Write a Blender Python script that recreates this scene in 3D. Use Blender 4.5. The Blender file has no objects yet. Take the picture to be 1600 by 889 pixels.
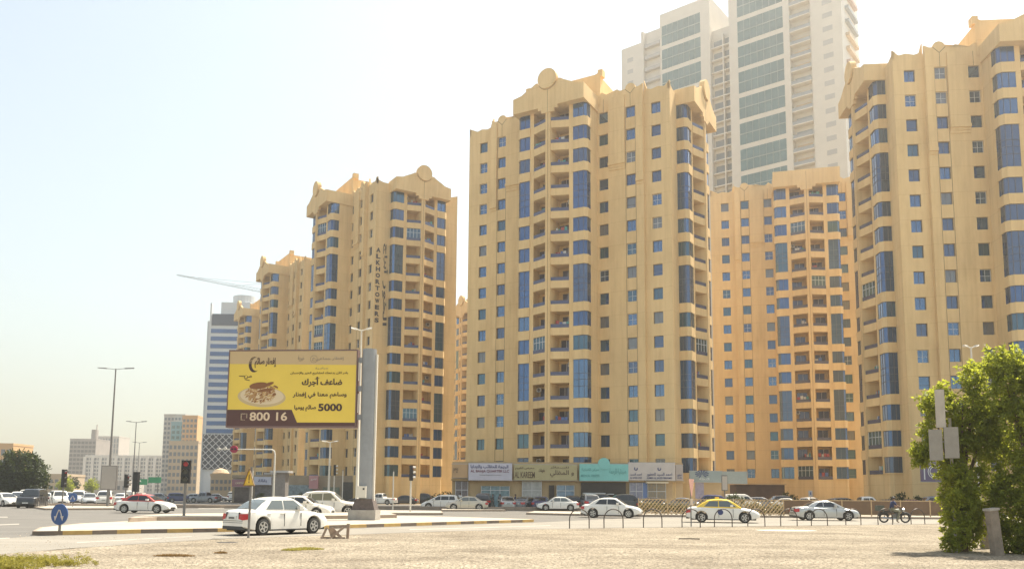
import bpy, bmesh, math, random, unicodedata
from mathutils import Vector, Matrix
random.seed(7)
R = math.radians
sc = bpy.context.scene
COL = sc.collection

# ------------------------------------------------------------------ camera, sky, sun, exposure
PITCH, ROLL, CAMZ, FPX, PCX, PCY = R(6.4188), R(0.41825), 1.65, 1280.0, 800.0, 629.0
cam_d = bpy.data.cameras.new('camera'); cam = bpy.data.objects.new('camera', cam_d); COL.objects.link(cam)
FW = Vector((0, math.cos(PITCH), math.sin(PITCH)))
_rt, _up = Vector((1, 0, 0)), Vector((0, -math.sin(PITCH), math.cos(PITCH)))
RT = _rt * math.cos(ROLL) + _up * math.sin(ROLL)
UP = _up * math.cos(ROLL) - _rt * math.sin(ROLL)
CP = Vector((0, 0, CAMZ))
cam.matrix_world = Matrix(((RT.x, UP.x, -FW.x, 0), (RT.y, UP.y, -FW.y, 0), (RT.z, UP.z, -FW.z, CAMZ), (0, 0, 0, 1)))
cam_d.sensor_width = 36; cam_d.lens = FPX / 1600 * 36
cam_d.shift_y = (PCY - 444.5) / 1600
cam_d.clip_start = 0.2; cam_d.clip_end = 20000
sc.camera = cam

SUN_EL, SUN_AZ = R(62), R(48)          # azimuth measured from +Y towards +X
w = bpy.data.worlds.new('World'); sc.world = w; w.use_nodes = True
nt = w.node_tree
sky = nt.nodes.new('ShaderNodeTexSky'); sky.sky_type = 'NISHITA'; sky.sun_disc = False
sky.sun_elevation = SUN_EL; sky.sun_rotation = SUN_AZ
sky.air_density = 1.5; sky.dust_density = 1.2; sky.ozone_density = 1.0
bg = nt.nodes['Background']; bg.inputs['Strength'].default_value = 0.098
hs = nt.nodes.new('ShaderNodeHueSaturation'); hs.inputs['Saturation'].default_value = 0.70      # dusty Gulf sky
wm = nt.nodes.new('ShaderNodeMixRGB'); wm.blend_type = 'MULTIPLY'; wm.inputs[0].default_value = 1; wm.inputs[2].default_value = (1.0, 0.975, 0.90, 1)
nt.links.new(sky.outputs[0], hs.inputs['Color']); nt.links.new(hs.outputs[0], wm.inputs[1]); nt.links.new(wm.outputs[0], bg.inputs['Color'])
sd = bpy.data.lights.new('sun', 'SUN'); sd.energy = 4.7; sd.angle = R(0.5); sd.color = (1.0, 0.92, 0.78)
so = bpy.data.objects.new('sun', sd); COL.objects.link(so)
sdir = Vector((math.sin(SUN_AZ) * math.cos(SUN_EL), math.cos(SUN_AZ) * math.cos(SUN_EL), math.sin(SUN_EL)))
so.rotation_euler = sdir.to_track_quat('Z', 'Y').to_euler(); so.location = sdir * 300
vs = sc.view_settings
vs.view_transform = 'Standard'; vs.look = 'None'; vs.gamma = 1; vs.use_curve_mapping = False
vs.exposure = 1.2

# ------------------------------------------------------------------ photo pixel (1600 wide) -> place
def ray(x, y): return FW + RT * ((x - PCX) / FPX) - UP * ((y - PCY) / FPX)
def gp(x, y, z=0.0):
    d = ray(x, y); t = (z - CAMZ) / d.z; return CP + d * t
def aty(x, y, Y):
    d = ray(x, y); return CP + d * (Y / d.y)

# ------------------------------------------------------------------ materials
MATS = {}
def nodes(m):
    m.use_nodes = True; return m.node_tree, m.node_tree.nodes['Principled BSDF']
def mat(name, col, rough=0.6, metal=0.0, spec=0.5, var=0.0, scale=3.0, bump=0.0, bscale=None, stretch=None, emit=None, trans=0.0, coat=0.0, col2=None):
    if name in MATS: return MATS[name]
    m = bpy.data.materials.new(name); t, p = nodes(m)
    p.inputs['Base Color'].default_value = (*col, 1); p.inputs['Roughness'].default_value = rough
    p.inputs['Metallic'].default_value = metal; p.inputs['Specular IOR Level'].default_value = spec
    if coat: p.inputs['Coat Weight'].default_value = coat; p.inputs['Coat Roughness'].default_value = 0.05
    if trans: p.inputs['Transmission Weight'].default_value = trans
    if var or bump:
        tc = t.nodes.new('ShaderNodeTexCoord'); mp = t.nodes.new('ShaderNodeMapping')
        t.links.new(tc.outputs['Object'], mp.inputs[0])
        if stretch: mp.inputs['Scale'].default_value = stretch
    if var:
        n = t.nodes.new('ShaderNodeTexNoise'); n.inputs['Scale'].default_value = scale; n.inputs['Detail'].default_value = 6
        n.inputs['Roughness'].default_value = 0.65
        t.links.new(mp.outputs[0], n.inputs['Vector'])
        r = t.nodes.new('ShaderNodeValToRGB')
        c2 = col2 or tuple(c * (1 - var) for c in col); c1 = tuple(min(1, c * (1 + var * 0.6)) for c in col)
        r.color_ramp.elements[0].color = (*c2, 1); r.color_ramp.elements[1].color = (*c1, 1)
        r.color_ramp.elements[0].position = 0.3; r.color_ramp.elements[1].position = 0.7
        t.links.new(n.outputs['Fac'], r.inputs[0]); t.links.new(r.outputs[0], p.inputs['Base Color'])
    if bump:
        n2 = t.nodes.new('ShaderNodeTexNoise'); n2.inputs['Scale'].default_value = bscale or scale; n2.inputs['Detail'].default_value = 8
        t.links.new(mp.outputs[0], n2.inputs['Vector'])
        b = t.nodes.new('ShaderNodeBump'); b.inputs['Strength'].default_value = bump; b.inputs['Distance'].default_value = 0.05
        t.links.new(n2.outputs['Fac'], b.inputs['Height']); t.links.new(b.outputs[0], p.inputs['Normal'])
    if emit: p.inputs['Emission Color'].default_value = (*emit[0], 1); p.inputs['Emission Strength'].default_value = emit[1]
    MATS[name] = m; return m

def facade(name, col):
    m = bpy.data.materials.new(name); t, p = nodes(m); MATS[name] = m
    p.inputs['Roughness'].default_value = .88; p.inputs['Specular IOR Level'].default_value = .15
    tc = t.nodes.new('ShaderNodeTexCoord')
    def noise(scale, st, det=6):
        mp = t.nodes.new('ShaderNodeMapping'); mp.inputs['Scale'].default_value = st; t.links.new(tc.outputs['Object'], mp.inputs[0])
        n = t.nodes.new('ShaderNodeTexNoise'); n.inputs['Scale'].default_value = scale; n.inputs['Detail'].default_value = det; n.inputs['Roughness'].default_value = .65
        t.links.new(mp.outputs[0], n.inputs['Vector']); return n.outputs['Fac']
    def ramp(f, c0, c1, p0, p1):
        r = t.nodes.new('ShaderNodeValToRGB'); r.color_ramp.elements[0].color = (*c0, 1); r.color_ramp.elements[1].color = (*c1, 1); r.color_ramp.elements[0].position = p0; r.color_ramp.elements[1].position = p1
        t.links.new(f, r.inputs[0]); return r.outputs[0]
    def mul(a_, b_, f):
        x = t.nodes.new('ShaderNodeMixRGB'); x.blend_type = 'MULTIPLY'; x.inputs[0].default_value = f; t.links.new(a_, x.inputs[1]); t.links.new(b_, x.inputs[2]); return x.outputs[0]
    base = ramp(noise(.12, (1, 1, .6)), [c * .90 for c in col], [min(1, c * 1.06) for c in col], .35, .65)
    streak = ramp(noise(1.6, (1, 1, .05)), (.80, .76, .70), (1, 1, 1), .30, .56)
    grime = ramp(noise(.45, (1, 1, .35), 10), (.84, .80, .75), (1, 1, 1), .30, .52)
    w_ = t.nodes.new('ShaderNodeSeparateXYZ'); t.links.new(tc.outputs['Object'], w_.inputs[0])
    md = t.nodes.new('ShaderNodeMath'); md.operation = 'MODULO'; md.inputs[1].default_value = FLOOR_H; t.links.new(w_.outputs['Z'], md.inputs[0])
    joint = ramp(md.outputs[0], (.72, .66, .58), (1, 1, 1), .05, .10)
    t.links.new(mul(mul(mul(base, streak, .55), grime, .6), joint, .32), p.inputs['Base Color'])
    bp = t.nodes.new('ShaderNodeBump'); bp.inputs['Strength'].default_value = .2; bp.inputs['Distance'].default_value = .03; t.links.new(noise(7, (1, 1, 1)), bp.inputs['Height']); t.links.new(bp.outputs[0], p.inputs['Normal'])
    return m
FLOOR_H = 3.2
SAND = facade('sand_render', (0.74, 0.535, 0.275)); SANDO = facade('orange_render', (0.73, 0.55, 0.31))
BALWALL = facade('balcony_render', (0.74, 0.54, 0.285))
GROOVE = mat('joint_groove', (0.25, 0.16, 0.08), 0.9)
GLASS = [mat('blue_reflective_glass', (0.10, 0.175, 0.305), 0.06, metal=0.75, var=0.18, scale=0.25, bump=.10, bscale=.9),
         mat('violet_reflective_glass', (0.085, 0.125, 0.21), 0.10, metal=0.7, var=0.15, scale=0.25, bump=.10, bscale=.9),
         mat('teal_reflective_glass', (0.075, 0.14, 0.20), 0.09, metal=0.7, var=0.15, scale=0.25, bump=.10, bscale=.9),
         mat('curtained_glass', (0.19, 0.20, 0.22), 0.15, metal=0.45, var=0.3, scale=1.3, stretch=(1, 1, .2))]
BAYG = mat('bay_blue_glass', (0.07, 0.13, 0.265), 0.07, metal=0.7, var=0.25, scale=0.3, bump=.12, bscale=.5)
DARKG = mat('dark_glass', (0.03, 0.035, 0.05), 0.08, spec=0.6)
DOORG = mat('balcony_door_glass', (0.10, 0.11, 0.17), 0.15, metal=0.4)
RAILG = mat('tinted_railing_glass', (0.075, 0.085, 0.15), 0.2, metal=0.3)
FRAME = mat('dark_bronze_frame', (0.12, 0.11, 0.12), 0.45, metal=0.3)
WFRAME = mat('white_frame', (0.6, 0.6, 0.6), 0.5)
WHITEB = mat('white_cladding', (0.62, 0.58, 0.52), 0.6, var=0.06, scale=0.3)
GREYB = mat('grey_cladding', (0.42, 0.41, 0.40), 0.6, var=0.08, scale=0.3)
TEALG = mat('sea_green_glass', (0.13, 0.20, 0.195), 0.15, metal=0.4, var=0.2, scale=0.12, bump=.1, bscale=.3)
CONC = mat('raw_concrete', (0.36, 0.33, 0.29), 0.85, var=0.2, scale=2.5, bump=0.3, bscale=18)
STEEL = mat('galvanised_steel', (0.27, 0.28, 0.29), 0.5, metal=0.2, var=0.12, scale=1.5)
POLE = mat('grey_pole_paint', (0.20, 0.19, 0.18), 0.5, metal=0.3)
WPOLE = mat('white_pole_paint', (0.62, 0.58, 0.50), 0.5)
BLACK = mat('black_plastic', (0.02, 0.02, 0.022), 0.5)
RUBBER = mat('tyre_rubber', (0.025, 0.024, 0.023), 0.8)
RIM = mat('alloy_rim', (0.50, 0.50, 0.50), 0.3, metal=0.8)
CARG = mat('car_window_tint', (0.025, 0.03, 0.035), 0.05, spec=0.7)
CARG2 = mat('car_window_clear', (0.12, 0.14, 0.14), 0.06, spec=0.7)
REDL = mat('red_lamp_lens', (0.45, 0.02, 0.02), 0.2)
CLEARL = mat('clear_lamp_lens', (0.62, 0.62, 0.60), 0.15)
PLATE = mat('number_plate', (0.65, 0.65, 0.62), 0.5)
def paint(name, col, metal=0.0): return mat(name, col, 0.28, metal=metal, coat=0.6, var=0.04, scale=2)
WHITEP = paint('white_car_paint', (0.76, 0.73, 0.67)); SILVERP = paint('silver_car_paint', (0.50, 0.50, 0.48), 0.4)
DARKP = paint('black_car_paint', (0.025, 0.026, 0.03)); BLUEP = paint('dark_blue_car_paint', (0.04, 0.05, 0.14)); GREYP = paint('grey_car_paint', (0.22, 0.23, 0.25), 0.3)
REDP = paint('red_car_paint', (0.50, 0.06, 0.04)); YELP = paint('yellow_car_paint', (0.80, 0.55, 0.06)); CHAMP = paint('champagne_car_paint', (0.52, 0.47, 0.38), 0.3)

# ------------------------------------------------------------------ mesh helper
class MB:
    def __init__(s): s.v = []; s.f = []; s.m = []; s.T = None
    def add(s, vs_, fs, mi=0):
        b = len(s.v)
        for v in vs_:
            v = Vector(v)
            s.v.append(s.T(v) if s.T else v)
        for f in fs: s.f.append([b + i for i in f]); s.m.append(mi)
    def box(s, x0, x1, y0, y1, z0, z1, mi=0):
        s.add([(x0, y0, z0), (x1, y0, z0), (x1, y1, z0), (x0, y1, z0), (x0, y0, z1), (x1, y0, z1), (x1, y1, z1), (x0, y1, z1)],
              [(0, 3, 2, 1), (4, 5, 6, 7), (0, 1, 5, 4), (1, 2, 6, 5), (2, 3, 7, 6), (3, 0, 4, 7)], mi)
    def prism(s, poly, z0, z1, mi=0):                       # plan polygon (x, y) raised from z0 to z1
        n = len(poly)
        s.add([(x, y, z0) for x, y in poly] + [(x, y, z1) for x, y in poly],
              [list(range(n))[::-1], list(range(n, 2 * n))] + [(i, (i + 1) % n, n + (i + 1) % n, n + i) for i in range(n)], mi)
    def plate(s, poly, y0, y1, mi=0):                       # outline (x, z) given thickness along y
        n = len(poly)
        s.add([(x, y0, z) for x, z in poly] + [(x, y1, z) for x, z in poly],
              [list(range(n)), list(range(n, 2 * n))[::-1]] + [(i, (i + 1) % n, n + (i + 1) % n, n + i) for i in range(n)], mi)
    def tube(s, pts, r, n=8, mi=0, cap=True):
        pts = [Vector(p) for p in pts]; rs = r if isinstance(r, (list, tuple)) else [r] * len(pts)
        vs_ = []; fs = []
        for i, p in enumerate(pts):
            d = (pts[min(i + 1, len(pts) - 1)] - pts[max(i - 1, 0)]).normalized()
            a = d.orthogonal().normalized() if i == 0 else (pa - d * pa.dot(d)).normalized()
            pa = a; b = d.cross(a)
            for k in range(n):
                t = 2 * math.pi * k / n; vs_.append(p + (a * math.cos(t) + b * math.sin(t)) * rs[i])
        for i in range(len(pts) - 1):
            for k in range(n):
                fs.append((i * n + k, i * n + (k + 1) % n, (i + 1) * n + (k + 1) % n, (i + 1) * n + k))
        if cap: fs += [list(range(n))[::-1], [(len(pts) - 1) * n + k for k in range(n)]]
        s.add(vs_, fs, mi)
    def disc(s, c, r, axis, th, n=24, mi=0):
        a = Vector(axis).normalized(); c = Vector(c); s.tube([c - a * th / 2, c + a * th / 2], r, n, mi)
    def mesh(s, name, mats, smooth=False, recalc=True):
        me = bpy.data.meshes.new(name); me.from_pydata([tuple(v) for v in s.v], [], s.f)
        for m in (mats if isinstance(mats, (list, tuple)) else [mats]): me.materials.append(m)
        me.polygons.foreach_set('material_index', s.m)
        if recalc:
            bm = bmesh.new(); bm.from_mesh(me); bmesh.ops.recalc_face_normals(bm, faces=bm.faces); bm.to_mesh(me); bm.free()
        if smooth:
            me.polygons.foreach_set('use_smooth', [True] * len(me.polygons))
            try: me.set_sharp_from_angle(angle=R(38))
            except Exception: pass
        me.update(); return me
    def build(s, name, mats, parent=None, smooth=False, recalc=True):
        return put(name, s.mesh(name, mats, smooth, recalc), parent)
def put(name, me, parent=None, loc=(0, 0, 0), rz=0):
    o = bpy.data.objects.new(name, me); COL.objects.link(o); o.parent = parent; o.location = loc; o.rotation_euler = (0, 0, rz)
    return o
def tag(o, label, cat, group=None):
    o['label'] = label; o['category'] = cat
    if group: o['group'] = group
    return o
def thing(name, label, cat, loc=(0, 0, 0), rz=0, group=None):
    o = bpy.data.objects.new(name, None); COL.objects.link(o); o.location = loc; o.rotation_euler = (0, 0, rz)
    return tag(o, label, cat, group)
def struct(o, kind='structure'): o['kind'] = kind; return o

# Arabic letters into joined forms, laid out left to right
_F = {}
for cp in range(0xFE70, 0xFEFD):
    d = unicodedata.decomposition(chr(cp)).split()
    if len(d) >= 2: _F[(''.join(chr(int(h, 16)) for h in d[1:]), d[0][1:-1])] = chr(cp)
def arabic(s):
    o = []; i = 0; prev = False
    while i < len(s):
        c = s[i]
        if c == '\u0644' and (s[i:i + 2], 'isolated') in _F and len(s[i:i + 2]) == 2: c = s[i:i + 2]
        i += len(c)
        if (c, 'isolated') not in _F: o.append(c); prev = False; continue
        nxt = i < len(s) and (s[i], 'final') in _F
        j = (c, 'initial') in _F
        f = ('medial' if nxt and j else 'final') if prev else ('initial' if nxt and j else 'isolated')
        o.append(_F.get((c, f), _F[(c, 'isolated')])); prev = j
    return ''.join(reversed(o))
def text_mesh(s, w_, h_, depth=0.01, bold=0.0):
    """letters fitted in a box w_ x h_, centred on the origin, standing in the xz plane and facing -y"""
    cu = bpy.data.curves.new('letters', 'FONT'); cu.body = s; cu.offset = bold; cu.resolution_u = 3; cu.extrude = 0.001
    o = bpy.data.objects.new('letters', cu); COL.objects.link(o)
    bpy.context.view_layer.update()
    me = bpy.data.meshes.new_from_object(o.evaluated_get(bpy.context.evaluated_depsgraph_get()))
    bpy.data.objects.remove(o)
    xs = [v.co.x for v in me.vertices]; ys = [v.co.y for v in me.vertices]
    sx = w_ / (max(xs) - min(xs)); sy = h_ / (max(ys) - min(ys)); mx = (max(xs) + min(xs)) / 2; my = (max(ys) + min(ys)) / 2
    for v in me.vertices:
        x, y, z = v.co; v.co = ((x - mx) * sx, -z * depth / 0.001, (y - my) * sy)
    return me
def lettering(s, w_, h_, x, y, z, m, parent, name='lettering', bold=0.0, rot=None):
    me = text_mesh(s, w_, h_, bold=bold); me.materials.append(m)
    o = put(name, me, parent, (x, y, z))
    if rot: o.rotation_euler = rot
    return o

# ------------------------------------------------------------------ ground and roads
def sheet(name, poly, z, m):
    b = MB(); b.add([(x, y, z) for x, y in poly], [list(range(len(poly)))]); o = b.build(name, m, recalc=False)
    if o.data.polygons[0].normal.z < 0: o.data.flip_normals()
    return struct(o)
def gl(pts): return [tuple(gp(x, y))[:2] for x, y in pts]
def ground_mat():
    m = bpy.data.materials.new('desert_sand'); t, p = nodes(m)
    p.inputs['Roughness'].default_value = 0.95; p.inputs['Specular IOR Level'].default_value = 0.1
    tc = t.nodes.new('ShaderNodeTexCoord')
    n1 = t.nodes.new('ShaderNodeTexNoise'); n1.inputs['Scale'].default_value = 0.35; n1.inputs['Detail'].default_value = 8; n1.inputs['Roughness'].default_value = .7
    n2 = t.nodes.new('ShaderNodeTexVoronoi'); n2.inputs['Scale'].default_value = 11
    n3 = t.nodes.new('ShaderNodeTexNoise'); n3.inputs['Scale'].default_value = 14; n3.inputs['Detail'].default_value = 6
    for n in (n1, n2, n3): t.links.new(tc.outputs['Object'], n.inputs['Vector'])
    r1 = t.nodes.new('ShaderNodeValToRGB'); r1.color_ramp.elements[0].color = (0.27, 0.232, 0.178, 1); r1.color_ramp.elements[1].color = (0.40, 0.35, 0.272, 1)
    r1.color_ramp.elements[0].position = .35; r1.color_ramp.elements[1].position = .62
    r2 = t.nodes.new('ShaderNodeValToRGB'); r2.color_ramp.elements[0].color = (1, 1, 1, 1); r2.color_ramp.elements[1].color = (0.42, 0.40, 0.38, 1)
    r2.color_ramp.elements[0].position = .3; r2.color_ramp.elements[1].position = .75
    mx = t.nodes.new('ShaderNodeMixRGB'); mx.blend_type = 'MULTIPLY'; mx.inputs[0].default_value = .75
    mx2 = t.nodes.new('ShaderNodeMixRGB'); mx2.blend_type = 'OVERLAY'; mx2.inputs[0].default_value = .55
    t.links.new(n1.outputs['Fac'], r1.inputs[0]); t.links.new(n2.outputs['Distance'], r2.inputs[0])
    t.links.new(r1.outputs[0], mx.inputs[1]); t.links.new(r2.outputs[0], mx.inputs[2])
    t.links.new(mx.outputs[0], mx2.inputs[1]); t.links.new(n3.outputs['Fac'], mx2.inputs[2]); mp = t.nodes.new('ShaderNodeMapping'); mp.inputs['Scale'].default_value = (.10, .45, 1); mp.inputs['Rotation'].default_value = (0, 0, R(-14)); t.links.new(tc.outputs['Object'], mp.inputs[0])
    n4 = t.nodes.new('ShaderNodeTexNoise'); n4.inputs['Scale'].default_value = 1.0; n4.inputs['Detail'].default_value = 5; t.links.new(mp.outputs[0], n4.inputs['Vector'])
    r4 = t.nodes.new('ShaderNodeValToRGB'); r4.color_ramp.elements[0].color = (.88, .86, .84, 1); r4.color_ramp.elements[1].color = (1.06, 1.05, 1.03, 1); r4.color_ramp.elements[0].position = .40; r4.color_ramp.elements[1].position = .56
    n5 = t.nodes.new('ShaderNodeTexNoise'); n5.inputs['Scale'].default_value = 1.7; n5.inputs['Detail'].default_value = 9; n5.inputs['Roughness'].default_value = .75; t.links.new(tc.outputs['Object'], n5.inputs['Vector'])
    r5 = t.nodes.new('ShaderNodeValToRGB'); r5.color_ramp.elements[0].color = (.74, .71, .67, 1); r5.color_ramp.elements[1].color = (1, 1, 1, 1); r5.color_ramp.elements[0].position = .33; r5.color_ramp.elements[1].position = .5
    t.links.new(n4.outputs['Fac'], r4.inputs[0]); t.links.new(n5.outputs['Fac'], r5.inputs[0])
    m4 = t.nodes.new('ShaderNodeMixRGB'); m4.blend_type = 'MULTIPLY'; m4.inputs[0].default_value = 1; m5 = t.nodes.new('ShaderNodeMixRGB'); m5.blend_type = 'MULTIPLY'; m5.inputs[0].default_value = .8
    t.links.new(mx2.outputs[0], m4.inputs[1]); t.links.new(r4.outputs[0], m4.inputs[2]); t.links.new(m4.outputs[0], m5.inputs[1]); t.links.new(r5.outputs[0], m5.inputs[2])
    t.links.new(m5.outputs[0], p.inputs['Base Color'])
    b = t.nodes.new('ShaderNodeBump'); b.inputs['Strength'].default_value = .9; b.inputs['Distance'].default_value = .05
    ad = t.nodes.new('ShaderNodeMath'); ad.operation = 'SUBTRACT'; t.links.new(n3.outputs['Fac'], ad.inputs[0]); t.links.new(n2.outputs['Distance'], ad.inputs[1])
    t.links.new(ad.outputs[0], b.inputs['Height']); t.links.new(b.outputs[0], p.inputs['Normal'])
    return m
GRAVEL = ground_mat()
DUST = mat('pale_dust', (0.36, 0.31, 0.24), 0.95, spec=0.1, var=0.2, scale=0.15)
ASPH = mat('dusty_asphalt', (0.155, 0.143, 0.125), 0.75, spec=0.3, var=0.18, scale=0.5, bump=0.3, bscale=30, stretch=(.5, 1, 1))
ASPH2 = mat('glare_pale_asphalt', (0.25, 0.225, 0.185), 0.75, spec=0.35, var=0.18, scale=0.4, bump=0.3, bscale=30, stretch=(.4, 1, 1))  # slip road asphalt lightened, its sun glare put into the colour
PAVE = mat('pale_paving', (0.42, 0.37, 0.30), 0.85, spec=0.2, var=0.12, scale=0.8, bump=0.2, bscale=12)
LINE = mat('worn_road_paint', (0.38, 0.345, 0.29), 0.7, var=0.3, scale=2)
KY = mat('yellow_kerb_paint', (0.56, 0.36, 0.12), 0.7, var=0.25, scale=2); KB = mat('black_kerb_paint', (0.20, 0.15, 0.11), 0.7, var=0.3, scale=2)
KG = mat('kerb_concrete', (0.33, 0.26, 0.20), 0.85, var=0.2, scale=2)

sheet('ground', [(-6000, -300), (6000, -300), (6000, 9000), (-6000, 9000)], -0.008, DUST)
LOT = [(-300, 905), (-120, 880), (0, 865.5), (110, 856), (200, 850.5), (340, 841.5), (450, 838), (560, 834.5), (700, 829.5), (830, 826.5), (890, 825.5), (1000, 824), (1200, 821.5), (1440, 818.5), (1700, 816)]
lot = gl(LOT)
sheet('gravel_lot', lot + [(60, lot[-1][1]), (60, -30), (-60, -30), (-60, lot[0][1])], 0.0, GRAVEL)
sheet('main_road', [(-170, -5), (lot[0][0], -5)] + [(x, y - .25) for x, y in lot] + [(95, lot[-1][1]), (95, 108), (-170, 108)], -0.004, ASPH)
slip = gl([(-150, 880), (0, 865), (200, 850), (340, 841), (450, 837.5), (560, 834), (700, 829), (830, 826), (1000, 823.5), (1200, 821), (1440, 818), (1600, 817), (1600, 809.5), (1200, 808), (1000, 808), (834, 816), (720, 819.5), (600, 823.5), (450, 828.5), (340, 831.5), (220, 833.5), (144, 835.5), (50, 837.5), (-60, 845)])
sheet('slip_road', slip, 0.0, ASPH2)
sheet('far_road', [(-900, 108), (95, 108), (70, 116), (-42, 135), (-52, 420), (-900, 420)], -0.004, ASPH)

def island(front, back, h, z0=0.0, stripes=True, seg=1.0):
    """raised traffic island with a kerb along its front"""
    f = gl(front); bk = gl(back); poly = f + bk[::-1]
    b = MB(); n = len(poly)
    b.add([(x, y, z0 + h) for x, y in poly], [list(range(n))]); o = struct(b.build('traffic_island', PAVE, recalc=False))
    if o.data.polygons[0].normal.z < 0: o.data.flip_normals()
    k = MB(); loop = poly + [poly[0]]; nf = len(f) - 1; acc = 0
    for i in range(n):
        a, c = Vector(loop[i]), Vector(loop[i + 1]); L = (c - a).length; m_ = max(1, int(L / seg + .5)) if (stripes and i < nf) else 1
        d = (c - a) / m_; nrm = Vector((d.y, -d.x)).normalized() * .11
        for j in range(m_):
            p, q = a + d * j, a + d * (j + 1); pi, qi = p - nrm, q - nrm; acc += 1
            mi = (acc % 2) if (stripes and i < nf) else 2
            zt = z0 + h + .006
            k.add([(p.x, p.y, z0 - .01), (q.x, q.y, z0 - .01), (q.x, q.y, zt), (p.x, p.y, zt), (pi.x, pi.y, zt), (qi.x, qi.y, zt)], [(0, 1, 2, 3), (3, 2, 5, 4)], mi)
    struct(k.build('kerb', [KY, KB, KG], recalc=False))
island([(50, 836), (144, 834.5), (220, 832.5), (340, 830.5), (450, 827.5), (600, 822.5), (720, 818.5), (834, 815)],
       [(62, 829), (125, 822), (190, 818.5), (240, 815.5), (350, 811), (545, 807), (700, 810), (830, 814)], .15, seg=1.15)
island([(200, 820), (245, 817.5), (350, 817), (545, 814), (620, 812.5)], [(215, 815), (255, 811), (350, 809.5), (545, 807.5), (610, 808.5)], .20, z0=.15, stripes=False)
island([(590, 804), (692, 804)], [(590, 799), (690, 800.5)], .16, stripes=False)
island([(822, 803.5), (930, 806), (1000, 807)], [(835, 800.5), (940, 802), (1000, 803)], .16, stripes=False)
island([(70, 796.5), (190, 796), (200, 794)], [(40, 791.5), (120, 789.5), (190, 790)], .16, stripes=False)
island([(690, 798.5), (790, 798.5)], [(690, 796), (785, 796)], .16, stripes=False)
island([(1000, 806.8), (1200, 808.3), (1480, 811), (1640, 812.5)], [(1000, 802.5), (1200, 804), (1480, 806.5), (1640, 808)], .15, stripes=False)
# pavement in front of the shops
struct((lambda b: (b.box(-45, 60, 98.5, 106, 0, .14), b.build('pavement', PAVE))[1])(MB()))
struct((lambda b: (b.box(-60, 9, 89.6, 91.4, 0, .35), b.build('service_road_kerb', KG))[1])(MB()))
def dash(name, pts, z=.004):
    p = gl(pts); b = MB(); b.add([(x, y, z) for x, y in p], [[0, 1, 2, 3]]); o = b.build(name, LINE, recalc=False)
    if o.data.polygons[0].normal.z < 0: o.data.flip_normals()
    struct(o)
for pts in ([(-40, 808), (12, 808), (12, 806.8), (-40, 806.8)], [(-40, 843), (15, 841), (15, 839.5), (-40, 841)],
            [(310, 794.5), (350, 794.5), (350, 793.6), (310, 793.6)], [(-40, 822), (30, 819), (30, 817.6), (-40, 820.6)],
            [(120, 848), (300, 838), (300, 837.2), (120, 846.6)], [(280, 803), (350, 802.6), (350, 801.8), (280, 802)],
            [(640, 827.6), (860, 821), (860, 820.2), (640, 826.4)]): dash('road_marking', pts)

# ------------------------------------------------------------------ the sandy apartment towers (one pattern, seven copies)
FLOORS = 16; FH = 3.2; ZT = 53.64
def zk(k): return ZT - FH * k
DOUBLE = {3, 7, 11}; SKIP = {4, 8, 12}
def frame_of(side):
    if side == 'front': return lambda v: Vector((v.x, -12.4 + v.y, v.z))
    if side == 'right': return lambda v: Vector((17 - v.y, v.x, v.z))
    return lambda v: Vector((-17 + v.y, -v.x, v.z))
def arc(cx, cz, r, a0, a1, n): return [(cx + r * math.cos(R(a0 + (a1 - a0) * i / n)), cz + r * math.sin(R(a0 + (a1 - a0) * i / n))) for i in range(n + 1)]
def panel(b, x0, x1, y, z0, z1, holes, depth=.34):
    """a wall in the plane y with rectangular holes and their reveals"""
    xs = sorted({x0, x1, *[h[0] for h in holes], *[h[1] for h in holes]}); zs = sorted({z0, z1, *[h[2] for h in holes], *[h[3] for h in holes]})
    for i in range(len(xs) - 1):
        for j in range(len(zs) - 1):
            mx, mz = (xs[i] + xs[i + 1]) / 2, (zs[j] + zs[j + 1]) / 2
            if any(h[0] < mx < h[1] and h[2] < mz < h[3] for h in holes): continue
            b.add([(xs[i], y, zs[j]), (xs[i + 1], y, zs[j]), (xs[i + 1], y, zs[j + 1]), (xs[i], y, zs[j + 1])], [(0, 1, 2, 3)])
    for a, c, e, g in holes:
        yb = y + depth
        b.add([(a, y, e), (c, y, e), (c, y, g), (a, y, g), (a, yb, e), (c, yb, e), (c, yb, g), (a, yb, g)], [(0, 1, 5, 4), (1, 2, 6, 5), (2, 3, 7, 6), (3, 0, 4, 7), (4, 5, 6, 7)])

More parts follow.
